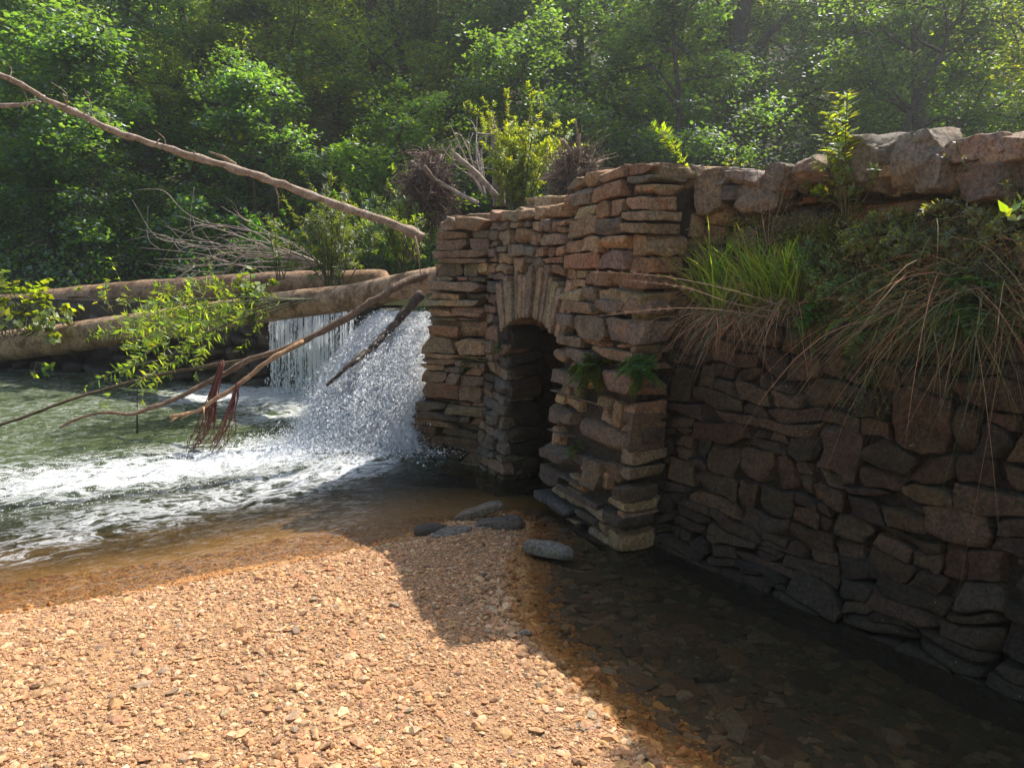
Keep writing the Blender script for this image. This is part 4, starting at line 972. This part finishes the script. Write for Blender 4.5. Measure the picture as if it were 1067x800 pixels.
# ---------------------------------------------------------------- shrubs, weeds, grass
def shrub(name, lab, cat, base, hgt, spread, ns, leafL, leafW, per, col, seed=0, dirv=(0, 0, 1), stemr=.008, droop=.15, mat=None, group=None, stemcol=(.10, .10, .05), twig=0, l0=.2, size=None):
    r = np.random.RandomState(seed); ob = thing(name, lab, cat, base, group); gs = Geo(); gl = Geo(); base = np.asarray(base, float); dirv = nrm(dirv)
    P_all, D_all, N_all, L_all, W_all = [], [], [], [], []
    def dostem(b, d, L, rad, nl):
        side = r.normal(size=3)*.2; pts = [b, b+d*L*.35+side*L*.15, b+d*L*.7+side*L*.3+np.array([0, 0, -droop*L*.15]), b+d*L+side*L*.5+np.array([0, 0, -droop*L*.6])]
        P = smooth_path(pts, 5); tube(gs, P, np.linspace(rad, rad*.3, len(P)), 5, np.array(stemcol)*r.uniform(.7, 1.3), cap=False)
        tt = l0+(1-l0)*np.sqrt(r.rand(nl)); idx = tt*(len(P)-1.001); i0 = idx.astype(int); f = (idx-i0)[:, None]
        q = P[i0]*(1-f)+P[i0+1]*f; tg = nrmr(P[i0+1]-P[i0]); rd = r.normal(size=(nl, 3)); rd = nrmr(rd-tg*(rd*tg).sum(1, keepdims=True))
        dd = nrmr(tg*.55+rd+np.array([[0, 0, -.1]])); nn = nrmr(tg*1.0+np.array([[0, 0, 1.0]])-rd*.2+r.normal(size=(nl, 3))*.3)
        P_all.append(q); D_all.append(dd); N_all.append(nn); L_all.append(leafL*r.uniform(.55, 1.15, nl)*(1.1-.35*tt)); W_all.append(leafW*r.uniform(.7, 1.15, nl))
        return P
    for k in range(ns):
        d = nrm(dirv+r.normal(size=3)*np.array([1, 1, .35])*spread); L = hgt*r.uniform(.6, 1.0); b = base+np.array([r.normal()*spread*hgt*.12, r.normal()*spread*hgt*.12, 0])
        P = dostem(b, d, L, stemr, per)
        for q in range(twig):
            i = r.randint(3, len(P)-1); dostem(P[i], nrm(d+r.normal(size=3)*.6), L*r.uniform(.2, .4), stemr*.5, max(4, per//2))
    P_, D_, N_, L_, W_ = map(np.concatenate, (P_all, D_all, N_all, L_all, W_all)); n = len(P_)
    c = np.asarray(col)[None]*r.uniform(.6, 1.35, (n, 1))*(1+r.normal(size=(n, 3))*.1); leaves(gl, P_, D_, N_, L_, W_, np.clip(c, .005, 1))
    gs.build('stems', M_twig, ob, smooth=True); gl.build('leaves', mat or M_leaf2, ob); return ob
YG = (.13, .20, .025); MG = (.06, .11, .02); DG = (.03, .06, .018)
shrub('willow_shrub', 'willow shoots with narrow leaves standing behind the log, left of the stone pier', 'shrub', at(350, 300, 9.6), 1.35, .33, 30, .10, .018, 60, (.10, .16, .03), 1, twig=3)
shrub('willow_shrub', 'yellow green plants crowding the pier top where the long branch ends', 'shrub', at(422, 288, 9.0), 1.1, .30, 24, .09, .022, 45, (.11, .17, .03), 2, twig=2)
shrub('leafy_shrub', 'small leafy bush tucked between the log end and the back of the pier', 'shrub', at(428, 272, 7.7), .52, .45, 16, .06, .022, 30, (.11, .16, .035), 41, twig=2)
shrub('leafy_shrub', 'bright yellow green feathery shrub behind the wall top', 'shrub', at(540, 232, 9.6), 1.45, .20, 44, .07, .02, 80, (.20, .27, .03), 3, twig=4, l0=.1)
shrub('willow_shrub', 'narrow leaved willow branch with drooping leaves lying over the pale log', 'shrub', at(312, 312, 8.2), 2.0, .25, 17, .11, .021, 44, (.17, .22, .035), 4, dirv=(-1, -.2, -.10), droop=.28, twig=5, l0=.1)
shrub('leafy_sapling', 'broad round leaves growing up over the log at the right of the drooping willow', 'shrub', at(262, 338, 8.4), .60, .6, 16, .10, .08, 18, (.16, .24, .03), 5, droop=0)
shrub('leafy_sapling', 'broad leaved bright green sapling at the far left end of the logs', 'shrub', at(20, 350, 10.0), .95, .9, 26, .14, .11, 18, (.16, .25, .03), 6, droop=0)
shrub('leafy_sapling', 'small sprig with a few yellow green leaves on the log, left of the willow branch', 'shrub', at(115, 325, 9.8), .5, .5, 5, .12, .09, 8, (.2, .26, .04), 7, droop=0)
shrub('leafy_sprig', 'lone bright sprig hanging below the pale log over the water', 'shrub', at(38, 378, 9.9), .25, .8, 4, .10, .09, 5, (.2, .28, .04), 8, dirv=(.3, 0, -.4), droop=.3)
shrub('willow_shrub', 'tall thin willow shoot at the left of the main willow shrub', 'shrub', at(292, 292, 9.0), .75, .25, 6, .09, .02, 26, (.13, .2, .03), 15)
for i, (cx, cy, Yd, hh, lab) in enumerate([(240, 245, 14.0, 1.7, 'soft green sapling in shade behind the dead twig fan'), (395, 250, 12.5, 1.9, 'mid green bush in the bank right of the willow shoots'), (300, 262, 13.2, 1.4, 'low bush on the bank between the twig fan and the willow')]):
    shrub('bank_bush', lab, 'bush', at(cx, 300, Yd), hh, .5, 26, .12, .05, 60, (.06, .12, .03), 20+i, twig=2, mat=M_leaf)

# plants on and in front of the long wall
def onU(px, py, outw=.03):  # point on the upper slope of the long wall
    d = raydir(px, py); o = np.array([0, 0, H]); best = None
    for z in np.linspace(.2, 2.1, 96):
        off = .12+BR*z+((.07+(z-1.38)*.22) if z > 1.38 else 0)-outw
        B = (R0-RN*off-o)@RN; t = B/(d@RN); e = abs((o+d*t)[2]-z)
        if best is None or e < best[0]: best = (e, o+d*t)
    return best[1]
outd = RN*1.0
shrub('weed', 'arching yellow green leafy sprig on the wall corner', 'weed', topat(724, 190, 0, 0, .3), .40, .10, 4, .06, .022, 40, (.2, .26, .03), 30, dirv=(-.45, 0, 1), stemr=.004, droop=.0)
shrub('weed', 'tall upright weed with small leaves rising above the wall top', 'weed', onU(882, 232, .10), .66, .10, 7, .075, .018, 44, (.18, .25, .04), 31, dirv=(-.25, -.1, 1), stemr=.004, droop=0)
shrub('weed', 'low spreading leafy weed at the foot of the tall upright one', 'weed', onU(890, 222, .08), .34, .6, 14, .05, .02, 24, (.15, .22, .04), 32, stemr=.003)
shrub('weed', 'small bright two leaved plant in a joint right of the grass tuft', 'weed', onU(858, 212), .10, .5, 4, .035, .018, 8, (.2, .3, .03), 33, stemr=.003)
shrub('weed', 'small yellow leaved weed among the stones at the right end of the wall', 'weed', onU(1010, 200), .30, .5, 10, .022, .012, 26, (.11, .12, .02), 34, stemr=.003)
shrub('weed', 'pale green low weed on top of the wall behind the thin slabs', 'weed', topat(760, 188, 0, 0, .55), .16, .5, 6, .03, .012, 22, (.15, .2, .04), 35, stemr=.003)
shrub('vine', 'bright green pointed leaves poking in at the right picture edge', 'vine', onU(1066, 225, .25), .16, .6, 5, .075, .035, 4, (.2, .3, .03), 36, dirv=(-.6, -.3, .2), stemr=.003)
shrub('vine', 'small leafy vine hanging down the wall left of the long dry stems', 'vine', onU(905, 385, .05), .28, .35, 10, .02, .016, 26, (.06, .09, .04), 37, dirv=(0, -.15, -1), stemr=.003, droop=0)

def fern(name, lab, p, L, n, seed, col=(.05, .10, .02), group=None, cat='fern', down=.5, dirv=None):
    r = np.random.RandomState(seed); ob = thing(name, lab, cat, p, group); g = Geo(); P_, D_, N_, L_, W_ = [], [], [], [], []; dv = RN if dirv is None else dirv
    for k in range(n):
        d = nrm(dv*.8+r.normal(size=3)*.8+np.array([0, 0, .4])); l = L*r.uniform(.6, 1.1)
        Q_ = smooth_path([p, p+d*l*.5, p+d*l*.85+np.array([0, 0, -down*l*.4]), p+d*l*1.0+np.array([0, 0, -down*l*.9])], 5); tube(g, Q_, np.linspace(.002, .001, len(Q_)), 3, np.array(col)*.8, cap=False)
        tg = nrmr(np.gradient(Q_, axis=0)); s = nrmr(np.cross(tg, np.array([[0, 0, 1.]])))
        for sg in (-1, 1):
            for f in (0, .5):
                q = Q_[2:-1]*(1-f)+Q_[3:]*f; w = np.interp(np.linspace(0, 1, len(q)), [0, .3, 1], [.6, 1, .15])*l*.28
                P_.append(q); D_.append(nrmr(s[2:-1]*sg+tg[2:-1]*.4+r.normal(size=(len(q), 3))*.08)); N_.append(np.tile([0, 0, 1.], (len(q), 1))+r.normal(size=(len(q), 3))*.2); L_.append(w); W_.append(w*.28+.002)
    P_, D_, N_, L_, W_ = map(np.concatenate, (P_, D_, N_, L_, W_)); c = 1.7*np.asarray(col)[None]*r.uniform(.6, 1.4, (len(P_), 1))
    leaves(g, P_, D_, N_, L_, W_, np.tile(c, (1, 1)) if c.shape[1] == 3 else c); g.build('fronds', M_leaf2, ob); return ob
def pF(px, py, o=.02):
    s, z = onF(px, py); return mF(np.array([s]), np.array([z]), np.array([o]))[0]
for (qx, qy, hh_, cc_, lab) in ((930, 250, .30, (.14, .18, .05), 'grey green feathery weed left of the dry stems on the long wall'), (975, 265, .30, (.12, .17, .05), 'leafy weed tangled among the dry stems below the tallest boulder'),
                     (1045, 235, .34, (.16, .19, .05), 'loose leafy weed at the right edge below the pale slab'), (845, 285, .24, (.12, .17, .05), 'soft weed filling the gap right of the green tuft'), (905, 300, .26, (.10, .15, .05), 'drooping weed just above the bright hanging fern'), (1025, 300, .28, (.10, .14, .05), 'shaded weed above the broad fern patch')):
    shrub('weed', lab, 'weed', onU(qx, qy, .06), hh_, .75, 22, .035, .010, 34, cc_, int(qx), dirv=(-.5, -.35, .35), stemr=.0022, droop=.6, twig=1)
fern('fern', 'feathery green fern clump growing from a joint above the round stone of the corner', pF(622, 385), .17, 60, 1, (.06, .11, .02), dirv=NF)
fern('fern', 'fern patch at the right edge of the corner, level with the arch', pF(672, 385), .15, 55, 2, (.045, .085, .02), dirv=nrm(NF-E))
fern('fern', 'small fern hanging beside the round stone of the corner', pF(606, 468), .10, 16, 3, (.06, .11, .02), dirv=NF)
fern('fern', 'dark fern growing in the angle between pier and arched wall', pF(503, 375, .05), .16, 20, 4, (.03, .05, .015), dirv=NF)
fern('fern', 'pale little fern low on the pier near the inner angle', pF(492, 410, .10), .12, 12, 5, (.05, .08, .025), dirv=NF)
fern('fern', 'small fern under the arch springing on the far side', pF(528, 365), .12, 14, 6, (.05, .08, .02), dirv=NF)
fern('fern', 'bright fern fronds hanging from the ledge of the long wall', onU(905, 345, .12), .20, 12, 7, (.05, .11, .025), down=.8)
fern('fern', 'fern tuft under the grass, above the dark joint of the long wall', onU(850, 325, .12), .16, 14, 8, (.05, .10, .02), down=.8)
fern('fern', 'broad shaded fern patch near the right end of the long wall', onU(1010, 325, .14), .26, 24, 9, (.04, .08, .025), down=.6)

def grass(name, lab, p0s, n, L, wd, col, seed, cat='grass', kind=None, up=1.0, outw=.35, droop=.5, mat=None, group=None, spread=.25):
    r = np.random.RandomState(seed); g = Geo(); p0s = np.asarray(p0s, float); m = 7
    b = p0s[r.randint(len(p0s), size=n)]+r.normal(size=(n, 3))*.02
    l = L*r.uniform(.45, 1.1, n); d = np.stack([r.normal(size=n)*spread, r.normal(size=n)*spread, np.full(n, up)], 1)+outw*RN[None]*r.rand(n)[:, None]; d = nrmr(d)
    az = r.uniform(0, 6.28, n); hb = .6 if droop < .6 else .16; bend = np.stack([np.cos(az)*hb+RN[0]*hb*.7, np.sin(az)*hb+RN[1]*hb*.7, -np.ones(n)*.95], 1)*droop*r.uniform(.4, 1.25, (n, 1))
    t = np.linspace(0, 1, m)[None, :, None]
    P = b[:, None]+d[:, None]*l[:, None, None]*t+bend[:, None]*l[:, None, None]*t**2.2
    T = nrmr(np.gradient(P, axis=1).reshape(-1, 3)).reshape(n, m, 3); sd = nrmr(np.cross(T.reshape(-1, 3), np.repeat(r.normal(size=(n, 3)), m, 0))).reshape(n, m, 3)
    w = wd*r.uniform(.6, 1.3, n)[:, None, None]*np.array([.7, 1, 1, .85, .6, .35, .05])[None, :, None]
    V = np.stack([P-sd*w, P+sd*w], 2).reshape(-1, 3); i = (np.arange(n)[:, None]*2*m+np.arange(m-1)[None]*2).ravel()
    c = np.asarray(col)[None]*r.uniform(.5, 1.4, (n, 1))*(1+r.normal(size=(n, 1))*np.array([[.30, .06, .05]]))
    g.add(V, np.stack([i, i+1, i+3, i+2], 1), None, np.clip(np.repeat(c, 2*m, 0), .003, 1), smooth=True)
    o = g.build(name, mat or M_leaf2); tag(o, lab, cat, group, kind); return o
P0 = [onU(x, y, .10) for x, y in ((735, 322), (750, 330), (765, 325), (780, 330), (795, 322), (810, 320), (825, 318), (745, 300), (790, 300))]
grass('grass_tuft', 'tall green grass tuft standing out from the wall ledge', P0, 520, .46, .0036, (.18, .30, .07), 1, droop=.30, outw=.18, spread=.32)
grass('grass_tuft', 'few bright yellow green blades lit by the sun at the right of the tuft', [onU(x, y, .14) for x, y in ((805, 290), (815, 285), (825, 285), (745, 290))], 46, .26, .0045, (.28, .36, .03), 2, droop=.2)
grass('dry_grass', 'curled straw coloured dead grass hanging below the green tuft', P0, 560, .32, .0020, (.38, .26, .16), 3, droop=1.1, up=.15, outw=.45, mat=M_dry, spread=.5)
P1 = [onU(x, y, .12) for x, y in ((965, 250), (975, 290), (990, 285), (1010, 300), (1030, 310), (1050, 300), (950, 300), (1000, 330), (1040, 340), (985, 320), (940, 330))]
grass('dry_grass', 'long rusty dry stems hanging down the right end of the wall', P1, 230, .72, .0015, (.40, .26, .15), 4, droop=1.35, up=.12, outw=.12, mat=M_dry, spread=.22)
P1b = [onU(x, y, .10) for x, y in ((960, 310), (985, 330), (1010, 340), (1040, 330), (1060, 340), (1030, 300), (950, 330))]
grass('dry_grass', 'thick mat of olive brown stems hanging lowest at the right of the wall', P1b, 420, .56, .0014, (.20, .20, .08), 5, droop=1.25, up=.12, outw=.14, mat=M_dry, spread=.35)
grass('dry_grass', 'single long dry stems dangling below the grass tuft', [onU(x, y, .14) for x, y in ((705, 330), (720, 340), (760, 345))], 16, .48, .0014, (.38, .25, .14), 6, droop=1.35, up=.1, outw=.1, mat=M_dry, spread=.15)
grass('grass_tuft', 'soft green grass along the wall face between tuft and dry stems', [onU(x, y, .05) for x, y in ((860, 250), (880, 270), (900, 260), (920, 280), (940, 250), (870, 300), (960, 270), (900, 310), (1050, 210), (1020, 260))], 700, .22, .0022, (.12, .17, .05), 7, droop=.8)
# seed heads leaning left over the corner
sd = thing('seed_heads', 'three pale feathery dry seed heads reaching left in front of the corner', 'grass', onU(800, 318, .12))
for (pts) in ([(820, 320), (760, 302), (690, 288), (612, 283)], [(810, 325), (760, 315), (715, 300), (655, 292)], [(800, 330), (740, 322), (690, 322), (618, 330)]):
    g = Geo(); Yb = [3.45, 3.55, 3.7, 3.85]; P = smooth_path([at(a, b, y) for (a, b), y in zip(pts, Yb)], 6); tube(g, P, np.linspace(.0022, .0012, len(P)), 4, (.34, .24, .16))
    n = 90; t = 1-R.rand(n)*.38; idx = t*(len(P)-1.001); i0 = idx.astype(int); q = P[i0]; tg = nrmr(P[i0+1]-P[i0])
    leaves(g, q, tg+R.normal(size=(n, 3))*.35, R.normal(size=(n, 3)), R.uniform(.012, .035, n), .004, rndcol(n, (.34, .21, .16))); g.build('seed_head', M_dry, sd)
twigfan('dry_weed', 'bare dry weed stems with small heads above the grass tuft', 'weed', onU(800, 260, .12), [at(x, y, 3.85) for x, y in ((787, 165), (812, 165), (795, 190), (830, 190), (822, 175))], M_twig, .0028, (.30, .22, .16), 5, 8, .05)
# ground cover matted over the rubble
gc = Geo(); n = 30000; s = R.uniform(.35, 4.6, n); z = 1.40+R.rand(n)**1.3*.52; keep = n2(s*1.0, z, 2.2, 91) > -.30; s, z = s[keep], z[keep]; n = len(s)
P = mU(s, z, np.full(n, .01)+R.rand(n)**2*.13); nn = RN[None]*.8+np.array([[0, 0, .7]])+R.normal(size=(n, 3))*.5
leaves(gc, P, R.normal(size=(n, 3))+np.array([[0, 0, -.3]]), nn, R.uniform(.008, .028, n), R.uniform(.004, .012, n), rndcol(n, (.19, .21, .07), .4, .2))
n = 7000; s = R.uniform(.3, 4.6, n); z = 1.42+R.rand(n)*.55; P = mU(s, z, np.full(n, .03)); 
leaves(gc, P, R.normal(size=(n, 3))+RN[None]*.6+np.array([[0, 0, -.5]]), R.normal(size=(n, 3)), R.uniform(.05, .14, n), .0022, rndcol(n, (.22, .20, .09), .4, .15))
tag(gc.build('ground_cover', M_leaf2), 'matted creeping weeds covering the upper slope of the long wall', 'ground cover', kind='stuff')
# moss and litter on the tops left to the material

# ---------------------------------------------------------------- trees
def make_tree(seed, hgt, cr, cb, nleaf, leaf, col, trunk_r, lean=(0, 0), limbs=14, flat=.6):
    """returns Geo trunk, Geo crown around the origin"""
    r = np.random.RandomState(seed); gt = Geo(); gc_ = Geo()
    top = np.array([lean[0], lean[1], hgt*.92])
    T = smooth_path([np.zeros(3)-[0, 0, .4], np.array([r.normal()*.1, r.normal()*.1, hgt*.2]), top*.5+r.normal(size=3)*[.25, .25, 0], top*.8+r.normal(size=3)*[.3, .3, 0], top], 6)
    tr = np.interp(np.linspace(0, 1, len(T)), [0, .06, .3, 1], [1.35, 1.0, .8, .12])*trunk_r
    tube(gt, T, tr, 10, (1, 1, 1), .15, seed)
    cl = []
    for k in range(limbs):
        f = cb+(1-cb)*((k+r.rand())/limbs)**.9; i = min(int(f*(len(T)-1)), len(T)-2); b = T[i]
        az = k*2.4+r.normal()*.4; el = r.uniform(.05, .55)+.5*(f-cb); L = cr*r.uniform(.65, 1.1)*(1-.55*max(f-.45, 0)/.55)
        d = np.array([math.cos(az)*math.cos(el), math.sin(az)*math.cos(el), math.sin(el)])
        P = smooth_path([b, b+d*L*.35+r.normal(size=3)*.12, b+d*L*.7+r.normal(size=3)*.25, b+d*L+np.array([0, 0, -.12*L])], 5)
        r0 = max(trunk_r*.42*(1-f*.6), .03); tube(gt, P, np.linspace(r0, .015, len(P)), 6, (1, 1, 1), cap=False)
        for j in range(r.randint(4, 7)):
            i2 = r.randint(int(len(P)*.3), len(P)); b2 = P[min(i2, len(P)-1)]; d2 = nrm(d*.6+r.normal(size=3)*.65); L2 = L*r.uniform(.2, .45)
            P2 = smooth_path([b2, b2+d2*L2*.5+r.normal(size=3)*.06, b2+d2*L2], 3); tube(gt, P2, np.linspace(r0*.4, .008, len(P2)), 4, (1, 1, 1), cap=False)
            cl.append(b2+d2*L2*r.uniform(.6, 1.1)); cl.append(b2+d2*L2*.4+r.normal(size=3)*.3)
        cl.append(P[-1])
    cl = np.array(cl); wgt = r.uniform(.3, 1.6, len(cl)); wgt /= wgt.sum()
    ci = r.choice(len(cl), nleaf, p=wgt); rad = r.uniform(.3, .75, len(cl))*cr/3.2
    # each clump: little tiers of leaves
    off = r.normal(size=(nleaf, 3)); off = nrmr(off)*np.abs(r.rand(nleaf, 1))**.6; off[:, 2] *= flat; off *= rad[ci][:, None]*1.5
    off[:, 2] -= .12*(off[:, 0]**2+off[:, 1]**2)/np.maximum(rad[ci], .1)
    P = cl[ci]+off+r.normal(size=(nleaf, 3))*.05
    nn = np.stack([r.normal(size=nleaf)*.55, r.normal(size=nleaf)*.55, np.ones(nleaf)*1.2], 1)+off*.5
    cc_ = np.asarray(col)[None]*(r.uniform(.75, 1.25, len(cl))[ci])[:, None]*r.uniform(.75, 1.3, (nleaf, 1))*(1+r.normal(size=(nleaf, 3))*.07)
    global R
    leaves4(gc_, P, nn, leaf*r.uniform(.6, 1.3, nleaf), np.clip(cc_, .004, 1))
    return gt, gc_
def place(geo, pos, yaw=0, sc=1.0):
    g2 = Geo(); c, s = math.cos(yaw), math.sin(yaw); M_ = np.array([[c, s, 0], [-s, c, 0], [0, 0, 1]])*sc; g2.__dict__.update({k: list(v) if isinstance(v, list) else v for k, v in geo.__dict__.items()})
    g2.v = [v@M_+np.asarray(pos)[None] for v in geo.v]; return g2
TG = (.080, .122, .034); TD = (.046, .090, .046); TY = (.14, .175, .026)
trees = [ # x,y,h,crown r,crown base,leaves,leaf size,colour,trunk r,label
    (-10.5, 17.5, 10, 3.3, .12, 34000, .125, TD, .16, 'dark leafy tree at the far left of the bank', (0, 0)),
    (-6.6, 20.6, 11.5, 3.1, .15, 36000, .12, TG, .17, 'second tree from the left, its straight trunk showing high above the branch', (.3, 0)),
    (-3.8, 20.4, 10.5, 2.7, .12, 30000, .115, TG, .13, 'green tree above the middle of the long bare branch', (0, 0)),
    (-1.5, 20.8, 12.5, 2.9, .18, 34000, .125, TY, .15, 'sunlit yellow green tree above the root mass', (.4, 0)),
    (1.0, 18.5, 11.5, 2.8, .15, 32000, .11, TD, .15, 'dark tree straight behind the bright shrub', (0, 0)),
    (5.6, 19.6, 12.5, 4.3, .12, 52000, .10, TD, .36, 'big dark tree with a thick trunk and spreading limbs behind the long wall', (.2, -.3)),
    (9.2, 18.0, 11, 3.4, .12, 42000, .10, TG, .22, 'lighter tree right of the big dark one', (0, 0)),
    (12.6, 16.5, 10, 3.3, .12, 40000, .11, TY, .20, 'yellow green tree at the right picture edge with a dark bough', (0, 0)),
    (2.9, 14.6, 5.2, 1.9, .05, 22000, .09, TD, .09, 'short dark tree behind the corner of the walls', (0, 0)),
    (7.4, 14.0, 5.0, 2.0, .05, 22000, .09, TD, .10, 'low dark tree above the tallest boulder', (0, 0)),
    (10.6, 13.2, 5.0, 1.9, .05, 20000, .09, TG, .10, 'low leafy tree behind the right end of the long wall', (0, 0)),
    (-8.4, 15.2, 4.6, 1.9, .03, 20000, .10, TD, .08, 'short bushy tree in shade above the far left leaves', (0, 0)),
    (-5.2, 15.0, 3.6, 1.6, .03, 18000, .10, TD, .07, 'low shaded bushy tree behind the dead twig fan', (0, 0)),
    (-2.4, 14.8, 3.2, 1.4, .03, 16000, .09, TG, .06, 'small round tree on the bank behind the willow shoots', (0, 0)),
    (.2, 14.4, 3.6, 1.5, .03, 17000, .09, TD, .07, 'small dark tree between the root mass and the bright shrub', (0, 0)),
    (-11.8, 16.0, 4.6, 2.0, .03, 18000, .10, TD, .08, 'bushy tree cut by the left picture edge', (0, 0)),
]
for i, (x, y, h, cr, cb, nl, lf, col, trr, lab, lean) in enumerate(trees):
    z = hz(x, y); ob = thing('tree', lab, 'tree', (x, y, z-.1))
    if h > 8: h = h*.80; nl = int(nl*.62); lf = lf*1.12
    else: nl = int(nl*.75)
    gt, gc2 = make_tree(100+i, h, cr, cb, nl, lf, col, trr, lean, flat=.42)
    place(gt, (x, y, z-.1)).build('trunk', M_bark, ob); place(gc2, (x, y, z-.1)).build('crown', M_leaf, ob)
# far wood on the hillside reads as one mass
wood = Geo(); wt = Geo(); vars_ = [make_tree(300+k, 8.6, 3.2, .08, 12000, .16, c, .16, flat=.42) for k, c in enumerate((TD, TG, TY, TY))]
rr = np.random.RandomState(4); k = 0
for yy, step in ((23, 2.7), (28, 3.4), (34, 4.2), (42, 5.5)):
    x = -yy*.95
    while x < yy*.95:
        px, py = x+rr.normal()*.6, yy+rr.normal()*1.2; gt, gc2 = vars_[k % 4]; sc = rr.uniform(.9, 1.3); p = (px, py, hz(px, py)-.3); a = rr.uniform(0, 6.28)
        q = place(gc2, p, a, sc); wood.add(q.v[0], q.q[0], None, q.c[0], False)
        q = place(gt, p, a, sc); base = wt.n
        wt.v += q.v; wt.c += q.c; wt.q += [w+base for w in q.q]; wt.t += [w+base for w in q.t]; wt.sm += q.sm; wt.st += q.st; wt.n += q.n
        k += 1; x += step
wd = wood.build('woodland', M_leaf); tag(wd, 'dense green woodland covering the hillside behind', 'woodland', kind='stuff')
wd2 = wt.build('woodland_trunks', M_bark); tag(wd2, 'dark trunks and boughs inside the hillside woodland', 'woodland', kind='stuff')
rear = Geo(); k = 0  # crowns out of view, added to block sky light on the walls
for yy, xs_ in ((-7.5, (-9, -4.5, 0, 4.5, 9)), (-1, (-13, 7.5, 11)), (3.5, (-14.5, 8.5)), (7.0, (-17.5,))):
    for xx in xs_:
        gt, gc2 = vars_[k % 4]; p = (xx+rr.normal()*.4, yy+rr.normal()*.4, .2); a = rr.uniform(0, 6.28); q = place(gc2, p, a, 1.05); rear.add(q.v[0], q.q[0], None, q.c[0], False)
        k += 1
tag(rear.build('woodland', M_leaf), 'unseen leafy tree crowns around the camera, added to hold back sky light', 'woodland', kind='stuff')
# undergrowth on the bank
un = Geo(); n = 60000; x = R.uniform(-16, 14, n); y = 12.6+R.rand(n)**1.5*9; cl = n2(x, y, .9, 95); keep = cl > -.15; x, y, cl = x[keep], y[keep], cl[keep]; n = len(x)
z, _ = height(x, y); z = z+R.rand(n)**1.3*(.35+1.0*np.clip(cl+.15, 0, 1)); leaves4(un, np.stack([x, y, z], 1), R.normal(size=(n, 3))*.6+np.array([[0, 0, 1.]]), R.uniform(.05, .12, n), rndcol(n, TD, .35, .12))
n = 16000; x = R.uniform(.9, 9, n); y = 8.2+R.rand(n)*5.5; cl = n2(x, y, 1.3, 96); keep = (cl > .0); x, y, cl = x[keep], y[keep], cl[keep]; n = len(x); z, _ = height(x, y); z = np.where(z > 1, z, 1)+R.rand(n)*(.25+.4*cl)
leaves4(un, np.stack([x, y, z], 1), R.normal(size=(n, 3))*.6+np.array([[0, 0, 1.]]), R.uniform(.03, .07, n), rndcol(n, TD, .35, .12))
tag(un.build('undergrowth', M_leaf), 'low shaded undergrowth on the far bank and behind the walls', 'undergrowth', kind='stuff')

# ---------------------------------------------------------------- air
g = Geo(); corebox(g, [(-70, -25, -3), (70, -25, -3), (70, 75, -3), (-70, 75, -3), (-70, -25, 45), (70, -25, 45), (70, 75, 45), (-70, 75, 45)])
mh, nt = newmat('haze'); pv = nt.nodes.new('ShaderNodeVolumePrincipled'); pv.inputs['Color'].default_value = (.92, .96, 1, 1); pv.inputs['Density'].default_value = .0023; pv.inputs['Anisotropy'].default_value = .65
oo_ = nt.nodes.new('ShaderNodeOutputMaterial'); nt.links.new(pv.outputs[0], oo_.inputs['Volume'])
if USE_HAZE: tag(g.build('haze', mh), 'thin sunlit haze in the air over the stream', 'haze', kind='stuff')
# ---------------------------------------------------------------- light, camera
el = math.radians(52.2); az = math.atan2(.63, .775)
tosun = Vector((math.sin(az)*math.cos(el), math.cos(az)*math.cos(el), math.sin(el)))
sl = bpy.data.lights.new('sun', 'SUN'); sl.energy = 5.0; sl.angle = math.radians(.53); sl.color = (1, .93, .82)
so = bpy.data.objects.new('sun', sl); C.objects.link(so); so.rotation_euler = tosun.to_track_quat('Z', 'Y').to_euler(); so.location = (8, 10, 15)
w = bpy.data.worlds.new('World'); bpy.context.scene.world = w; w.use_nodes = True; nt = w.node_tree; nt.nodes.clear()
sky = nt.nodes.new('ShaderNodeTexSky'); sky.sky_type = 'NISHITA'; sky.sun_disc = False; sky.sun_elevation = el; sky.sun_rotation = az; sky.dust_density = 2.0; sky.air_density = 1.0
bg = nt.nodes.new('ShaderNodeBackground'); bg.inputs[1].default_value = .145; wo = nt.nodes.new('ShaderNodeOutputWorld'); nt.links.new(sky.outputs[0], bg.inputs[0]); nt.links.new(bg.outputs[0], wo.inputs[0])
cam = bpy.data.cameras.new('camera'); cam.sensor_width = 36; cam.lens = F/1067*36; cam.clip_end = 500; cam.clip_start = .05
co = bpy.data.objects.new('camera', cam); C.objects.link(co); co.location = (0, 0, H); co.rotation_euler = (math.pi/2-PITCH, 0, 0)
sc = bpy.context.scene; sc.camera = co
sc.view_settings.view_transform = 'Standard'; sc.view_settings.look = 'None'; sc.view_settings.gamma = 1; sc.view_settings.exposure = .88
sc.cycles.use_denoising = True; sc.cycles.max_bounces = 8; sc.cycles.diffuse_bounces = 5; sc.cycles.glossy_bounces = 3; sc.cycles.transparent_max_bounces = 12; sc.cycles.caustics_reflective = False; sc.cycles.caustics_refractive = False
sc.cycles.use_adaptive_sampling = True; sc.cycles.adaptive_threshold = .02
